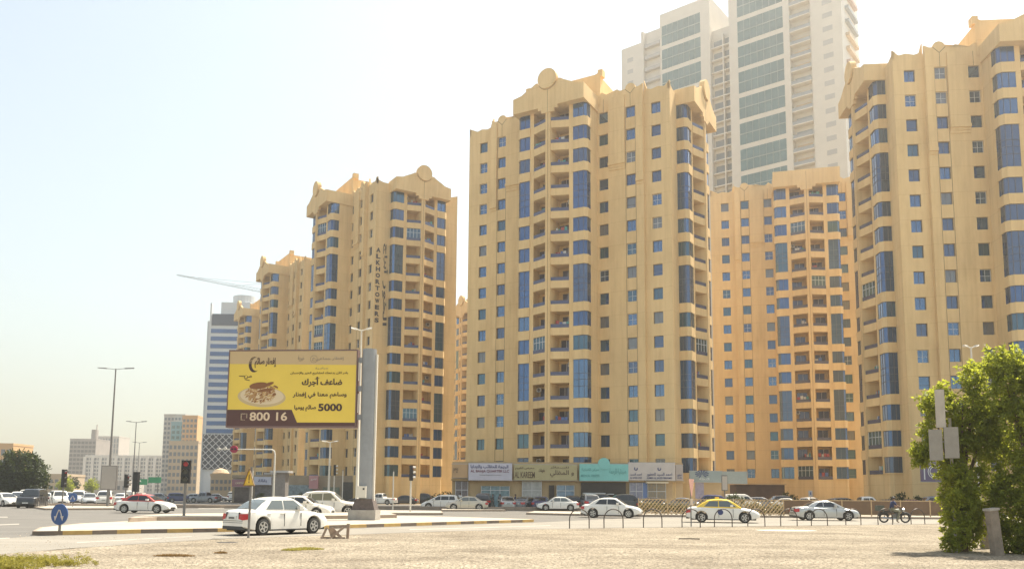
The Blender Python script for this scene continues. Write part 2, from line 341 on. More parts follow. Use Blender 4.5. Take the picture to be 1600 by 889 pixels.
def tower_wall(sides=('front', 'right', 'left'), flat=False):
    b = MB()
    # solid cores, kept behind the pierced panels
    b.box(-11.8, 11.8, -8.15, 8.4, 0, 55.6)
    for s in (-1, 1): b.box(min(s * 11.85, s * 15.3), max(s * 11.85, s * 15.3), -7.65, 8.0, 0, 55.3)
    WW, WH = .66, .78
    for s in (-1, 1):
        xs = sorted((s * 5.0, s * 11.9))
        holes = [(c - WW, c + WW, zk(k) - WH, zk(k) + WH) for c in (s * 6.15, s * 10.1) for k in range(FLOORS)]
        panel(b, xs[0], xs[1], -8.5, 0, 56.4, holes)
        xo = 16.1 if (s < 0 and 'left' not in sides) else 15.5; xs2 = sorted((s * 11.9, s * xo)); c = s * 13.55
        panel(b, xs2[0], xs2[1], -8.0, 0, 55.9, [(c - WW, c + WW, zk(k) - WH, zk(k) + WH) for k in range(FLOORS)])
        b.add([(s * 11.9, -8.5, 0), (s * 11.9, -8.0, 0), (s * 11.9, -8.0, 56.4), (s * 11.9, -8.5, 56.4)], [(0, 1, 2, 3)])
        b.add([(s * xo, -8.0, 0), (s * xo, 8.2, 0), (s * xo, 8.2, 55.9), (s * xo, -8.0, 55.9)], [(0, 1, 2, 3)])
        # parapets with their small horns
        p = [(s * 5.1, 56.4), (s * 11.9, 56.4), (s * 11.9, 57.3), (s * 11.3, 57.0)] + [(s * (10.1 - x), z) for x, z in arc(0, 57.0, .75, 0, 180, 8)][::1] + [(s * 8.6, 57.0), (s * 8.2, 57.3), (s * 6.6, 56.9), (s * 5.9, 57.4), (s * 5.1, 56.8)]
        b.plate(p, -8.5, -8.15)
        p = [(s * 11.9, 55.9), (s * xo, 55.9), (s * xo, 57.1), (s * 14.9, 56.5), (s * 14.7, 56.4), (s * 13.9, 56.6), (s * 12.9, 56.4), (s * 12.3, 56.6), (s * 11.9, 57.9)]
        b.plate(p, -8.0, -7.65)
        b.T = lambda v, s=s: Vector((s * (xo - v.y), v.x, v.z))
        b.plate([(-8.0, 55.9), (8.2, 55.9), (8.2, 56.8), (6.6, 56.3), (-6.6, 56.3), (-7.4, 56.5), (-8.0, 56.9)], 0, .3); b.T = None
        # raised panel over a corbel between the two window columns, pilaster beside
        a0, a1 = sorted((s * 6.95, s * 9.3))
        b.box(a0, a1, -8.75, -8.5, 46.9, 56.2); b.box(a0 - .06, a1 + .06, -8.85, -8.5, 46.5, 46.9); b.box(a0, a1, -8.68, -8.5, 46.15, 46.5); b.box(a0, a1, -8.6, -8.5, 45.8, 46.15)
        a0, a1 = sorted((s * 10.9, s * 11.9))
        b.box(a0, a1, -8.7, -8.5, 44.0, 56.6); b.box(a0 - .05, a1 + .05, -8.78, -8.5, 43.6, 44.0); b.box(a0, a1, -8.6, -8.5, 43.2, 43.6)
        for q in (-.72, .72): b.box(s * 10.1 + q - .03, s * 10.1 + q + .03, -8.515, -8.49, zk(15), 54.4, 1)
        b.box(s * 10.1 - .03, s * 10.1 + .03, -8.515, -8.49, 54.45, 56.3, 1)
        for q in (-1, 1):
            b.add([(s * 10.1, -8.512, 56.2), (s * 10.1 + q * .75, -8.512, 56.95), (s * 10.1 + q * .75, -8.512, 57.05), (s * 10.1, -8.512, 56.32)], [(0, 1, 2, 3)], 1)
        b.box(s * 6.15 - .025, s * 6.15 + .025, -8.515, -8.49, 54.45, 56.3, 1)
    # roof house
    if not flat: b.box(-5.7, 5.7, -8.6, 8.6, 55.7, 59.8)
    for x in (() if flat else (-5.7, 5.7)): b.prism([(x - .35, -8.6), (x + .35, -8.6), (x + .35, -7.6), (x - .35, -7.6)], 59.8, 60.8)
    if not flat: b.plate([(-5.7, 59.8), (5.7, 59.8), (5.7, 60.5), (5.0, 60.2), (-5.0, 60.2), (-5.7, 60.5)], -8.605, -8.2)
    # the three balcony fronts
    for side, dep in (('front', 4.2), ('right', 2.2), ('left', 2.2)):
        if side not in sides: continue
        b.T = frame_of(side); zb0 = zk(15) - 1.0
        dp = 1.8
        b.box(-3.3, 3.3, dp, dp + .25, 0, 55.6, 2)
        b.box(-.36, .36, -1.0, dp, 0, 55)
        b.prism([(-5.2, .5), (-4.9, .1), (-2.7, .1), (0, -.9), (2.7, .1), (4.9, .1), (5.2, .5), (5.2, dp), (-5.2, dp)], 0, zb0 - .1)
        for s in (-1, 1):
            x0, x1 = sorted((s * 2.7, s * 3.3)); b.box(x0, x1, .06, dp, zb0 - .1, 55)
            x0, x1 = sorted((s * 4.9, s * 5.2)); b.box(x0, x1, 1.55, dep, 0, 55.6)
            x0, x1 = sorted((s * 3.3, s * 4.9)); b.box(x0, x1, 1.5, dp, zb0, 55.0)
            for k in range(FLOORS):
                z1 = zk(k) - 1.08; z0 = zk(k + 1) + 1.12 if k < FLOORS - 1 else zb0 - .1
                if z1 > z0: b.prism([(s * .36, -.86), (s * 2.7, 0), (s * 2.7, dp), (s * .36, dp)], z0, z1)
                if k not in DOUBLE:
                    z1 = zk(k) - .98; z0 = zk(k + 1) + .97 if k < FLOORS - 1 else zb0 - .1
                    if z1 > z0: b.prism([(s * 3.25, -.04), (s * 4.92, -.04), (s * 5.34, .42), (s * 5.34, 1.7), (s * 3.25, 1.7)], z0, z1)
        # fascia: stepped below, swept up to a disc above
        half = [(5.42, 54.62), (5.42, 56.8), (4.1, 57.05), (3.7, 57.3), (2.4, 57.95), (1.95, 58.25), (1.6, 58.3), (1.3, 57.8)]
        if flat: half = [(5.42, 54.62), (5.42, 57.3), (5.0, 57.3)]
        low = [(.95, 53.75), (.95, 54.2), (1.5, 54.2), (1.5, 54.62)]
        pts = [(-x, z) for x, z in low][::1] + [(-x, z) for x, z in half] + [(x, z) for x, z in half[::-1]] + [(x, z) for x, z in low[::-1]]
        b.plate(pts, -1.12, -.7)
        for s in (-1, 1): x0, x1 = sorted((s * 5.2, s * 5.42)); b.box(x0, x1, -.7, dep, 54.62, 56.8)
        b.box(-5.2, 5.2, -.7, dep, 54.62, 55.6)
        b.box(-.025, .025, -1.015, -.99, zb0, 54, 1); b.box(-.025, .025, -1.135, -1.11, 53.8, 57.0, 1)
        if not flat: b.tube([(1.5 * math.cos(R(a)), -1.12, 58.55 + 1.5 * math.sin(R(a))) for a in range(205, 336, 10)], .04, 4, 1)
        b.T = None
    return b
WALL_ME = {}
def wall_mesh(m, sides, flat=False):
    k = (m.name, sides, flat)
    if k not in WALL_ME: WALL_ME[k] = tower_wall(sides, flat).mesh('wall', [m, GROOVE, BALWALL])
    return WALL_ME[k]
def disc_mesh(side, m):
    b = MB(); b.T = frame_of(side); b.disc((0, -1.02, 58.55), 1.42, (0, 1, 0), .75, 32); return b.mesh('roof_disc', m, True)
DISC = {s: {} for s in ('front', 'right', 'left')}
def win_mesh(mi):
    b = MB(); b.box(-.66, .66, -.03, .03, -.78, .78); return b.mesh('window', GLASS[mi])
def frame_mesh(style, m):
    b = MB()
    for x in (-.64, .64): b.box(x - .02, x + .02, -.06, -.032, -.78, .78)
    for z in (-.76, .76): b.box(-.62, .62, -.06, -.032, z - .03, z + .03)
    if style == 0: b.box(-.02, .02, -.06, -.032, -.68, .68)
    elif style == 1: b.box(-.02, .02, -.06, -.032, -.68, .68); b.box(-.57, .57, -.058, -.034, -.05, -.01)
    else: b.box(-.57, .57, -.06, -.032, -.30, -.26)
    return b.mesh('frame', m)
WIN = [win_mesh(i) for i in range(4)]
WFR = [frame_mesh(0, FRAME), frame_mesh(1, WFRAME), frame_mesh(2, FRAME)]
def bay_mesh(side, s, hh, m):
    b = MB(); f = frame_of(side); b.T = f; z0, z1 = -.98 - hh, .97
    b.prism([(s * 3.3, .1), (s * 4.84, .1), (s * 5.2, .5), (s * 5.2, 1.55), (s * 3.3, 1.55)], z0, z1)
    return b.mesh('bay_window', m)
def bayframe_mesh(side, s, hh):
    b = MB(); b.T = frame_of(side); z0, z1 = -.98 - hh, .97
    for x, y in ((4.1, .09), (4.85, .1), (5.2, .5), (5.21, 1.05)): b.box(s * x - .03, s * x + .03, y - .03, y + .03, z0, z1)
    zs = [z0 + .03, z1 - .03] + ([-.9, -1.7, -2.6] if hh else [])
    for z in zs: b.prism([(s * 3.3, .06), (s * 4.86, .06), (s * 5.24, .48), (s * 5.24, 1.5), (s * 3.3, 1.5)], z - .025, z + .025)
    return b.mesh('frame', FRAME)
def rail_mesh(side, s):
    b = MB(); b.T = frame_of(side)
    b.prism([(s * .38, -.78), (s * 2.68, .06), (s * 2.68, .10), (s * .38, -.74)], -1.08, -.58); return b.mesh('balcony_railing', RAILG)
def door_mesh(side, s, v):
    b = MB(); b.T = frame_of(side); x = s * (1.55 + .25 * v)
    b.box(x - .8, x + .8, 1.72, 1.805, -1.05, .75); b.box(x - .03, x + .03, 1.70, 1.73, -1.05, .75, 1)
    return b.mesh('balcony_door', [DOORG, WFRAME])
def glaze_mesh(side, s):
    b = MB(); b.T = frame_of(side); P_ = lambda u, o: (s * (.38 + 2.3 * u), -.80 + .86 * u + o)
    b.prism([P_(0, .12), P_(1, .12), P_(1, .15), P_(0, .15)], -.6, 1.1)
    for u in (0, .25, .5, .75, .985): x, y = P_(u, .09); b.box(x - .03, x + .03, y - .03, y + .03, -.6, 1.1, 1)
    b.prism([P_(0, .06), P_(1, .06), P_(1, .11), P_(0, .11)], .35, .41, 1)
    return b.mesh('balcony_glazing', [GLASS[2], WFRAME])
def ac_mesh(side, s):
    b = MB(); b.T = frame_of(side); x = s * 2.35; b.box(x - .32, x + .32, 1.1, 1.45, -1.06, -.5); b.disc((x, 1.08, -.78), .21, (0, 1, 0), .05, 12, 1); return b.mesh('air_conditioner', [WFRAME, FRAME])
CACHE = {}
def cached(key, fn):
    if key not in CACHE: CACHE[key] = fn()
    return CACHE[key]
LAUN = [mat('laundry_white', (.6, .6, .6), .9), mat('laundry_blue', (.12, .2, .45), .9), mat('laundry_red', (.45, .1, .1), .9), mat('laundry_teal', (.1, .35, .35), .9)]
def tower(label, cx, cy, yaw, sides, m=SAND, seed=0, frames=True, dz=0.0, flat=False):
    rnd = random.Random(seed)
    t = thing('apartment_tower', label, 'apartment tower', (cx, cy, dz), R(yaw), 'sand coloured apartment towers')
    put('wall', wall_mesh(m, sides, flat), t)
    for s in (() if flat else sides): put('roof_disc', cached(('disc', s, m.name), lambda: disc_mesh(s, m)), t)
    for c, y in ((6.15, -8.5), (10.1, -8.5), (13.55, -8.0), (-6.15, -8.5), (-10.1, -8.5), (-13.55, -8.0)):
        for k in range(FLOORS):
            o = put('window', WIN[rnd.choices((0, 1, 2, 3), (5, 3, 2, 2))[0]], t, (c, y + .29, zk(k)))
            if frames: put('frame', WFR[rnd.choices((0, 1, 2), (5, 2, 2))[0]], o)
    for side in sides:
        for s in (-1, 1):
            for k in range(FLOORS):
                if k not in SKIP:
                    hh = FH if k in DOUBLE else 0
                    gm = rnd.choices((BAYG, GLASS[0], GLASS[1], GLASS[2]), (5, 2, 2, 1))[0]
                    o = put('bay_window', cached(('bay', side, s, hh, gm.name), lambda: bay_mesh(side, s, hh, gm)), t, (0, 0, zk(k)))
                    if frames: put('frame', cached(('bf', side, s, hh), lambda: bayframe_mesh(side, s, hh)), o)
                put('balcony_railing', cached(('rail', side, s), lambda: rail_mesh(side, s)), t, (0, 0, zk(k)))
                v = rnd.choice((-1, 0, 1))
                put('balcony_door', cached(('door', side, s, v), lambda: door_mesh(side, s, v)), t, (0, 0, zk(k)))
                if frames and k and rnd.random() < .07:
                    put('balcony_glazing', cached(('glz', side, s), lambda: glaze_mesh(side, s)), t, (0, 0, zk(k)))
                if frames and rnd.random() < .35:
                    put('air_conditioner', cached(('ac', side, s), lambda: ac_mesh(side, s)), t, (0, 0, zk(k) + rnd.choice((0, 0, 1.35))))
                if frames and rnd.random() < .3:
                    b = MB(); b.T = frame_of(side)
                    x = s * .6
                    for i in range(rnd.randint(2, 4)):
                        wd = rnd.uniform(.25, .5); x1 = x + s * wd; a0, a1 = sorted((x, x1)); b.box(a0, a1, .3, .33, zk(k) - rnd.uniform(.7, 1.0), zk(k) - rnd.uniform(-.1, .2), rnd.randint(0, 3)); x = x1 + s * .07
                    b.build('laundry', LAUN, t)
    return t
T_CENTRAL = tower('yellow apartment tower standing right behind the row of shop signs', 11.2, 118.9, -29.4, ('front', 'right'), seed=1)
T_RIGHT = tower('yellow apartment tower rising behind the green tree and parked vehicles', 63.3, 103.2, -5.4, ('front', 'left'), seed=2)
T_BACK = tower('orange apartment tower set back between two nearer yellow towers', 53.5, 147.7, -15.4, ('front',), m=SANDO, seed=3, flat=True)
T_LEFT = tower('apartment tower with vertical dark lettering down its corner', -25.7, 156.1, -57.3, ('front', 'right'), seed=4)
T_L2 = tower('apartment tower directly behind the lettered one, its roof below the lettered one', -50.6, 205.0, -57.3, ('front', 'right'), seed=5)
T_L3 = tower('farthest sandy apartment tower beside the blue banded office tower', -72.3, 252.8, -57.3, ('front', 'right'), seed=6, frames=False)
T_GAP = tower('apartment tower seen as a sliver in the gap between two nearer towers', -3.0, 232.0, -57.3, ('front', 'right'), seed=8, frames=False, dz=-3)
# lettering down the corner of the left tower
LET = mat('dark_sign_letters', (0.06, 0.05, 0.05), 0.5)
zc0 = aty(586, 387, 139.5).z; zc1 = aty(586, 506, 139.5).z
n_ = 13; word = 'AL KHOR TOWERS'.replace(' ', '')
for i, ch in enumerate(word):
    z = zc0 - (zc0 - zc1) * (i + .5) / len(word)
    lettering(ch, .80, .80, 15.56, -7.35, z, LET, T_LEFT, 'sign_letter', bold=.05, rot=(0, 0, R(90)))
for s_, z, wd in (('أبراج', aty(600, 405, 139.5).z, 5.6), ('الخور', aty(600, 473, 139.5).z, 8.0)):
    o = lettering(arabic(s_), wd, .95, 15.56, -5.95, z, LET, T_LEFT, 'sign_letter', bold=.02); o.rotation_euler = Matrix(((0, 0, 1), (0, -1, 0), (1, 0, 0))).to_euler()
    o.matrix_local = Matrix.Translation((15.56, -5.98, z)) @ Matrix(((0, -1, 0, 0), (0, 0, 1, 0), (-1, 0, 0, 0), (0, 0, 0, 1)))

# ------------------------------------------------------------------ white residential high-rise behind
def tall_tower():
    t0 = aty(1190, 200, 205.0); ang = R(-38); e = Vector((math.cos(ang), math.sin(ang))); nrm = Vector((-e.y, e.x)) * 1.0
    def U(px):                                             # where a photo column meets the facade plane
        d = ray(px, 200); p0 = Vector((t0.x, t0.y)); A = Matrix(((d.x, -e.x), (d.y, -e.y))); r = A.inverted() @ p0; return r[1]
    t = thing('residential_tower', 'pale white high-rise with stacked sea-green glass panels behind the yellow towers', 'high-rise', (t0.x, t0.y, 0), ang)
    zb = [aty(1190, y, 205).z for y in (58, 99, 141.7, 182, 222.7, 261.5)]
    step = (zb[0] - zb[5]) / 5; fh = step / 2; zref = zb[2]
    H = 146
    zA = aty(990, 62, 225).z; zB = aty(1003, 40, 223).z; zC = aty(1095, 8, 213).z
    uL, u1, u2, u3, u4, u5, u6, u7, u8, u9, u10, u11 = [U(x) for x in (972, 1003, 1033, 1097, 1112, 1143, 1157, 1229, 1239, 1272, 1322, 1349)]
    b = MB()
    # body blocks; recesses between them hold the balconies
    b.box(uL, u1, 0, 22, 0, zA); b.box(u1, u2, 1.3, 22, 0, zB); b.box(u2, u4, 0, 22, 0, zC + 3); b.box(u4, u5, 1.8, 22, 0, H - 16)
    b.box(u5, u8, -.4, 22, 0, H); b.box(u8, u9, 1.4, 22, 0, H); b.box(u9, u10, -.1, 15, 0, H)
    b.box(u1, u1 + .8, 0, 1.3, 0, zB)
    b.build('wall', WHITEB, t)
    n = 0
    z = zref + step * 8
    while z > 42:
        for (a, c, yy, top) in ((u2 + .6, u3, -.03, zC), (u6, u7, -.43, H)):
            z0, z1 = z - step + .65, z - .65
            if z0 < top - 2:
                p = MB(); p.box(a, c, yy, yy + .04, z0, min(z1, top - .5)); o = p.build('glass_panel', TEALG, t); q = MB(); zt_ = min(z1, top - .5); nn = max(2, int((c - a) / 1.6))
                for i in range(1, nn): q.box(a + (c - a) * i / nn - .05, a + (c - a) * i / nn + .05, yy - .05, yy - .003, z0, zt_)
                q.box(a, c, yy - .055, yy - .003, (z0 + zt_) / 2 - .12, (z0 + zt_) / 2 + .12); q.build('mullion', mat('mullion_grey', (.30, .33, .32), .5), o)
        z -= step
    z = zref + fh * 15
    HB = [mat('balcony_infill_%s' % q, c_, .6, var=.15, scale=1) for q, c_ in (('cream', (.55, .48, .38)), ('rose', (.5, .36, .30)), ('grey', (.30, .32, .34)), ('buff', (.58, .44, .28)))]
    rnd = random.Random(3)
    while z > 52:
        if z < zA - 2:
            p = MB(); p.box(uL + 2.0, uL + 3.9, -.03, .03, z - .7, z + .6); p.build('window', GREYB, t)
        if z < zB - 2:
            p = MB(); p.box(u1 + 1.0, u2 - .2, .2, 1.3, z - 1.5, z - .5); o = p.build('balcony', GREYB, t)
        if z < H - 19:
            p = MB(); p.box(u4 + .1, u5 - .1, .5, 1.8, z - 1.65, z - 1.35); p.box((u4 + u5) / 2 + .5, (u4 + u5) / 2 + .8, .5, 1.8, z - 1.35, z + fh - 1.65)
            o = p.build('balcony', WHITEB, t); q = MB(); q.box(u4 + .4, u5 - .4, 1.74, 1.82, z - 1.2, z + .9); q.build('pane', mat('mid_grey_glass', (.22, .23, .24), .2), o)  # panes in the recessed balconies are an even mid grey
        p = MB(); p.box(u8 + .1, u9 - .1, -.5, 1.4, z - 1.6, z - 1.35); p.box(u8 + .1, u9 - .1, -.5, -.42, z - 1.35, z - .5, 1); o = p.build('balcony', [WHITEB, HB[2]], t)
        q = MB(); q.box(u8 + .6, u9 - .8, 1.3, 1.42, z - 1.3, z + .8); q.build('balcony_door', HB[rnd.randint(0, 3)], o)
        p = MB(); p.box(u9 + 3.0, u9 + 5.4, -.14, -.06, z - .6, z + .7); p.build('window', GREYB, t)
        p = MB(); p.box(u10 + .0, u10 + .9, 3.0, 12.0, z - 1.6, z - .8); p.build('balcony', HB[rnd.randint(0, 3)], t)
        z -= fh
tall_tower()

# ------------------------------------------------------------------ far buildings
def block(name, label, cat, px0, px1, pytop, Y, depth, wallm, glassm, nx, nz, yaw=0, ww=.6, wh=.55, part='window', extra=None, group=None, z0=2.0):
    a = aty(px0, 770, Y); c = aty(px1, 770, Y); top = aty((px0 + px1) / 2, pytop, Y).z; W = c.x - a.x
    t = thing(name, label, cat, (a.x + W / 2, Y, 0), R(yaw), group)
    b = MB(); b.box(-W / 2, W / 2, 0, depth, 0, top); b.box(-W / 2 - .15, W / 2 + .15, -.15, depth + .1, top - .4, top + .5)
    if extra: extra(b, W, top)
    b.build('wall', wallm, t)
    cw = W / nx; ch = (top - z0 - 1) / nz; n = 0; rest = MB()
    for j in range(nz):
        for i in range(nx):
            x = -W / 2 + (i + .5) * cw; z = z0 + (nz - 1 - j + .5) * ch
            q = MB() if n < 100 else rest
            q.box(x - cw * ww / 2, x + cw * ww / 2, -.12, .05, z - ch * wh / 2, z + ch * wh / 2)
            if n < 100: q.build(part, glassm, t)
            n += 1
    if rest.v: rest.build(part, glassm, t)['kind'] = 'stuff'
    return t, W, top
FARW = mat('far_pale_wall', (.52, .47, .42), .8, var=.1, scale=.2); FARB = mat('far_beige_wall', (.55, .42, .28), .8, var=.1, scale=.2)
FARG = mat('far_window_grey', (.16, .17, .19), .3); FARD = mat('unfinished_concrete', (.33, .29, .26), .9, var=.2, scale=.2)  # far windows in an even dark grey
FARO = mat('far_orange_wall', (.62, .38, .18), .8)
BANDG = mat('banded_blue_glass', (.04, .11, .28), .12, metal=.3, var=.3, scale=.15)
def office():
    Y = 330; a = aty(318, 770, Y); c = aty(380, 770, Y); W = c.x - a.x; top = aty(345, 478, Y).z
    t = thing('office_tower', 'white office tower with blue window bands and lattice base', 'office tower', (a.x + W / 2, Y, 0), R(3))
    b = MB(); b.box(-W / 2, W / 2, 0, 22, 0, top - 4)
    b.box(-W / 2 - 2.2, -W / 2, 2, 20, 0, top - 6); b.box(-W / 2 - .6, -W / 2, -.4, 2, 18, top + 1)
    b.box(-W / 2 + 3, W / 2 - 1, 2, 18, top - 4, top + 2.0)
    b.tube([(3, 8, top), (3, 8, top + 5.5)], 4.8, 24)
    b.build('wall', mat('office_white', (.60, .62, .63), .6, var=.05), t)
    p = MB(); p.box(-W / 2 + .2, W / 2 - .2, -.25, .1, top - 8.2, top - 3.4); p.build('crown_glazing', mat('crown_dark_glass', (.06, .07, .10), .1, metal=.3), t)
    z = top - 10.5
    while z > 26:
        p = MB(); p.box(-W / 2, W / 2 + .1, -.18, .1, z - .85, z + .85); p.build('window_band', BANDG, t); z -= 3.15
    p = MB(); p.box(-W / 2 - 1, W / 2, -.5, .1, 11, 25); f = p.build('lattice_base', mat('lattice_backing', (.03, .035, .055), .4), t)
    q = MB()
    for i in range(-6, 12):
        for d in (-1, 1):
            x0 = -W / 2 - 1 + i * 2.6; pts = []
            for k in range(60):
                x = x0 + d * k * .35 + (0 if d > 0 else 2.6 * 4); zz = 11 + k * .35
                if -W / 2 - 1 <= x <= W / 2 and zz <= 25: pts.append((x, -.62, zz))
            if len(pts) > 1: q.tube([pts[0], pts[-1]], .16, 4)
    q.build('lattice', WFRAME, f)
office()
def dome(b, W, top): b.tube([(-W / 4, 4, top), (-W / 4, 4, top + .8), (-W / 4, 4, top + 1.8), (-W / 4, 4, top + 2.3)], [2.6, 2.6, 1.8, .2], 16)
block('low_building', 'low beige building with a small dome beside the lattice tower base', 'building', 328, 362, 742, 260, 12, FARB, FARG, 5, 2, extra=dome)
block('beige_tower', 'slim beige apartment block with teal glass front left of office tower', 'apartment block', 250, 283, 648, 470, 20, FARW, FARG, 6, 16, extra=lambda b, W, top: b.box(W * .05, W / 2 - .2, -.6, .2, top * .52, top - 3, 0))
block('teal_block', 'teal glazed block in front of the slim beige apartment block', 'building', 262, 284, 660, 462, 6, mat('teal_wall', (.20, .36, .40), .3), TEALG, 3, 6, z0=22)
block('orange_block', 'orange sided apartment block with stacked balconies beside office tower', 'apartment block', 279, 303, 650, 440, 18, FARO, FARG, 4, 14)
block('balcony_block', 'cream apartment block of low height with many small balconies behind parked cars', 'apartment block', 260, 306, 690, 400, 14, FARB, FARG, 7, 7)
block('construction_block', 'unfinished grey concrete building under scaffolding', 'building', 104, 145, 686, 640, 24, FARD, mat('dark_void', (.10, .09, .09), .9), 7, 12, wh=.6, ww=.75,
      extra=lambda b, W, top: (b.box(W * .2, W * .35, 4, 9, top, top + 8), b.box(W * .38, W * .40, 4, 5, top, top + 12)))
block('grey_block', 'pale grey block with vertical window strips behind the unfinished one', 'apartment block', 146, 181, 682, 720, 20, FARW, FARG, 8, 10, wh=.8, ww=.45)
block('long_block', 'long white apartment building with rows of balconies on the horizon', 'apartment block', 130, 252, 712, 560, 16, mat('far_white_wall', (.60, .57, .53), .8), FARG, 20, 9, wh=.6, ww=.72, extra=lambda b, W, top: [b.box(-W / 2 + W * i / 10 - .9, -W / 2 + W * i / 10 + .9, -1.2, .2, 0, top - .6) for i in range(11)])
block('low_villa', 'low beige villa beyond the intersection beside the left tree', 'house', 66, 100, 742, 300, 14, FARB, FARG, 4, 2)
block('boundary_house', 'long low cream house behind the row of parked vehicles', 'house', 100, 200, 752, 330, 14, FARW, FARG, 9, 1)
block('yellow_house', 'small yellow building above the dark tree at far left', 'house', -25, 15, 694, 330, 14, FARO, FARG, 4, 4)

# tower crane (its mast stands behind the apartment towers)
def crane():
    Y = 420; a = aty(276, 430, Y); b_ = aty(415, 458, Y); c = aty(415, 443, Y); mx = aty(432, 455, Y)
    t = thing('tower_crane', 'tower crane whose thin jib reaches left above the apartment towers', 'crane', (mx.x, Y, 0))
    o = Vector((mx.x, Y, 0)); m = mat('crane_grey', (.16, .15, .14), .7)
    q = MB(); A, B = a - o, b_ - o; N = 26
    for s in (-.8, .8): q.tube([A + Vector((0, s, 0)), B + Vector((0, s, 0))], .08, 4)
    q.tube([A + Vector((0, 0, .5)), B + Vector((0, 0, 1.8))], .08, 4)
    for i in range(N):
        p0 = A.lerp(B, i / N); p1 = A.lerp(B, (i + .5) / N); p2 = A.lerp(B, (i + 1) / N); h = Vector((0, 0, .5 + 1.3 * i / N))
        for s in (-.8, .8): q.tube([p0 + Vector((0, s, 0)), p1 + h], .04, 4); q.tube([p1 + h, p2 + Vector((0, s, 0))], .04, 4)
    q.build('jib', m, t)
    q = MB(); q.tube([A.lerp(B, .08), c - o], .07, 4); q.tube([A.lerp(B, .62), c - o], .07, 4); q.tube([c - o, (B.x + 6, 0, (c - o).z + 4)], .12, 4); q.build('tie_bar', m, t)
    q = MB(); h = B.z
    for sx in (-1, 1):
        for sy in (-1, 1): q.tube([(sx, sy, 0), (sx, sy, h + 6)], .16, 4)
    for i in range(int(h / 2.5)): q.tube([(-1, -1, i * 2.5), (1, -1, i * 2.5 + 2.5)], .1, 4)
    q.build('mast', m, t)
    q = MB(); q.box(-1.2, 1.4, -1.4, 1.4, h - 1, h + 1.6); q.tube([(B.x, 0, h), (1, 0, h)], .3, 4); q.build('cab', m, t)
crane()

# ------------------------------------------------------------------ shops at the foot of the central tower
SHOPY = 104.2
def sx(px, Y=SHOPY): return aty(px, 760, Y).x
def sz(py, px=900, Y=SHOPY): return aty(px, py, Y).z
SHOPW = mat('shop_wall', (.50, .36, .20), .85, var=.12, scale=.5)
INK = {'navy': mat('ink_navy', (.03, .05, .16), .5), 'maroon': mat('ink_maroon', (.16, .03, .06), .5), 'brown': mat('ink_brown', (.10, .06, .03), .5), 'white': mat('ink_white', (.7, .7, .68), .5),
       'teal': mat('ink_teal', (.10, .36, .34), .5), 'grey': mat('ink_grey', (.20, .20, .22), .5), 'black': mat('ink_black', (.02, .02, .02), .5), 'cream': mat('ink_cream', (.72, .62, .42), .5), 'red': mat('ink_red', (.55, .05, .05), .5)}
def shops():
    x0, x1 = sx(706), sx(1068)
    t = thing('shop_row', 'row of shops under big signs at the foot of the central yellow tower', 'shops', (0, SHOPY, 0))
    b = MB(); b.box(x0, x1, 0.3, 6, 0, sz(722)); b.box(x0 - .1, x1 + .1, -.2, .3, sz(752), sz(749)); b.build('wall', SHOPW, t)
    W_ = [(712, 731, 753, 779, 'grille'), (752, 796, 760, 779, 'p'), (816, 846, 752, 782, 'w'), (858, 866, 758, 782, 'd'), (870, 897, 758, 782, 'g'), (908, 978, 753, 784, 'd'), (984, 1004, 753, 779, 'b'), (1012, 1040, 753, 782, 's')]
    MW = {'grille': mat('shop_grille', (.20, .17, .17), .6, var=.5, scale=6), 'p': mat('shop_poster_glass', (.16, .26, .30), .2, var=.5, scale=2), 'w': mat('shop_white_display', (.40, .40, .38), .4, var=.3, scale=2),
          'd': mat('shop_dark_interior', (.035, .028, .025), .5, var=.5, scale=1), 'g': mat('shop_blue_glass', (.20, .30, .42), .1, metal=.3, var=.4, scale=2), 'b': mat('shop_mauve_glass', (.26, .27, .36), .2, var=.3, scale=3), 's': mat('shop_stocked_window', (.10, .12, .14), .2, var=.8, scale=5, col2=(.35, .25, .12))}
    for a, c, z1, z0, k in W_:
        p = MB(); p.box(sx(a), sx(c), -.02, .32, .15, sz(z1)); o = p.build('shop_window', MW[k], t)
        if k != 'd':
            p = MB(); xa, xc = sx(a), sx(c); n = max(2, int((xc - xa) / 1.0))
            for i in range(n + 1): p.box(xa + (xc - xa) * i / n - .03, xa + (xc - xa) * i / n + .03, -.07, -.025, .15, sz(z1))
            p.box(xa, xc, -.068, -.027, 2.2, 2.27); p.build('frame', WFRAME, o)
    p = MB(); p.box(sx(1008), sx(1042), -1.2, -.05, sz(754), sz(751.5)); p.build('awning', mat('awning_cream', (.62, .52, .36), .7), t)
    p = MB(); p.box(sx(1004.5), sx(1011), -.05, .3, .15, sz(753)); p.build('pilaster', mat('blue_pilaster', (.12, .2, .42), .5), t)
    p = MB(); p.box(sx(910), sx(945), -.9, .0, 1.9, 2.0); p.box(sx(948), sx(958), -.9, .0, 1.8, 1.9); p.build('awning', WFRAME, t)
shops()
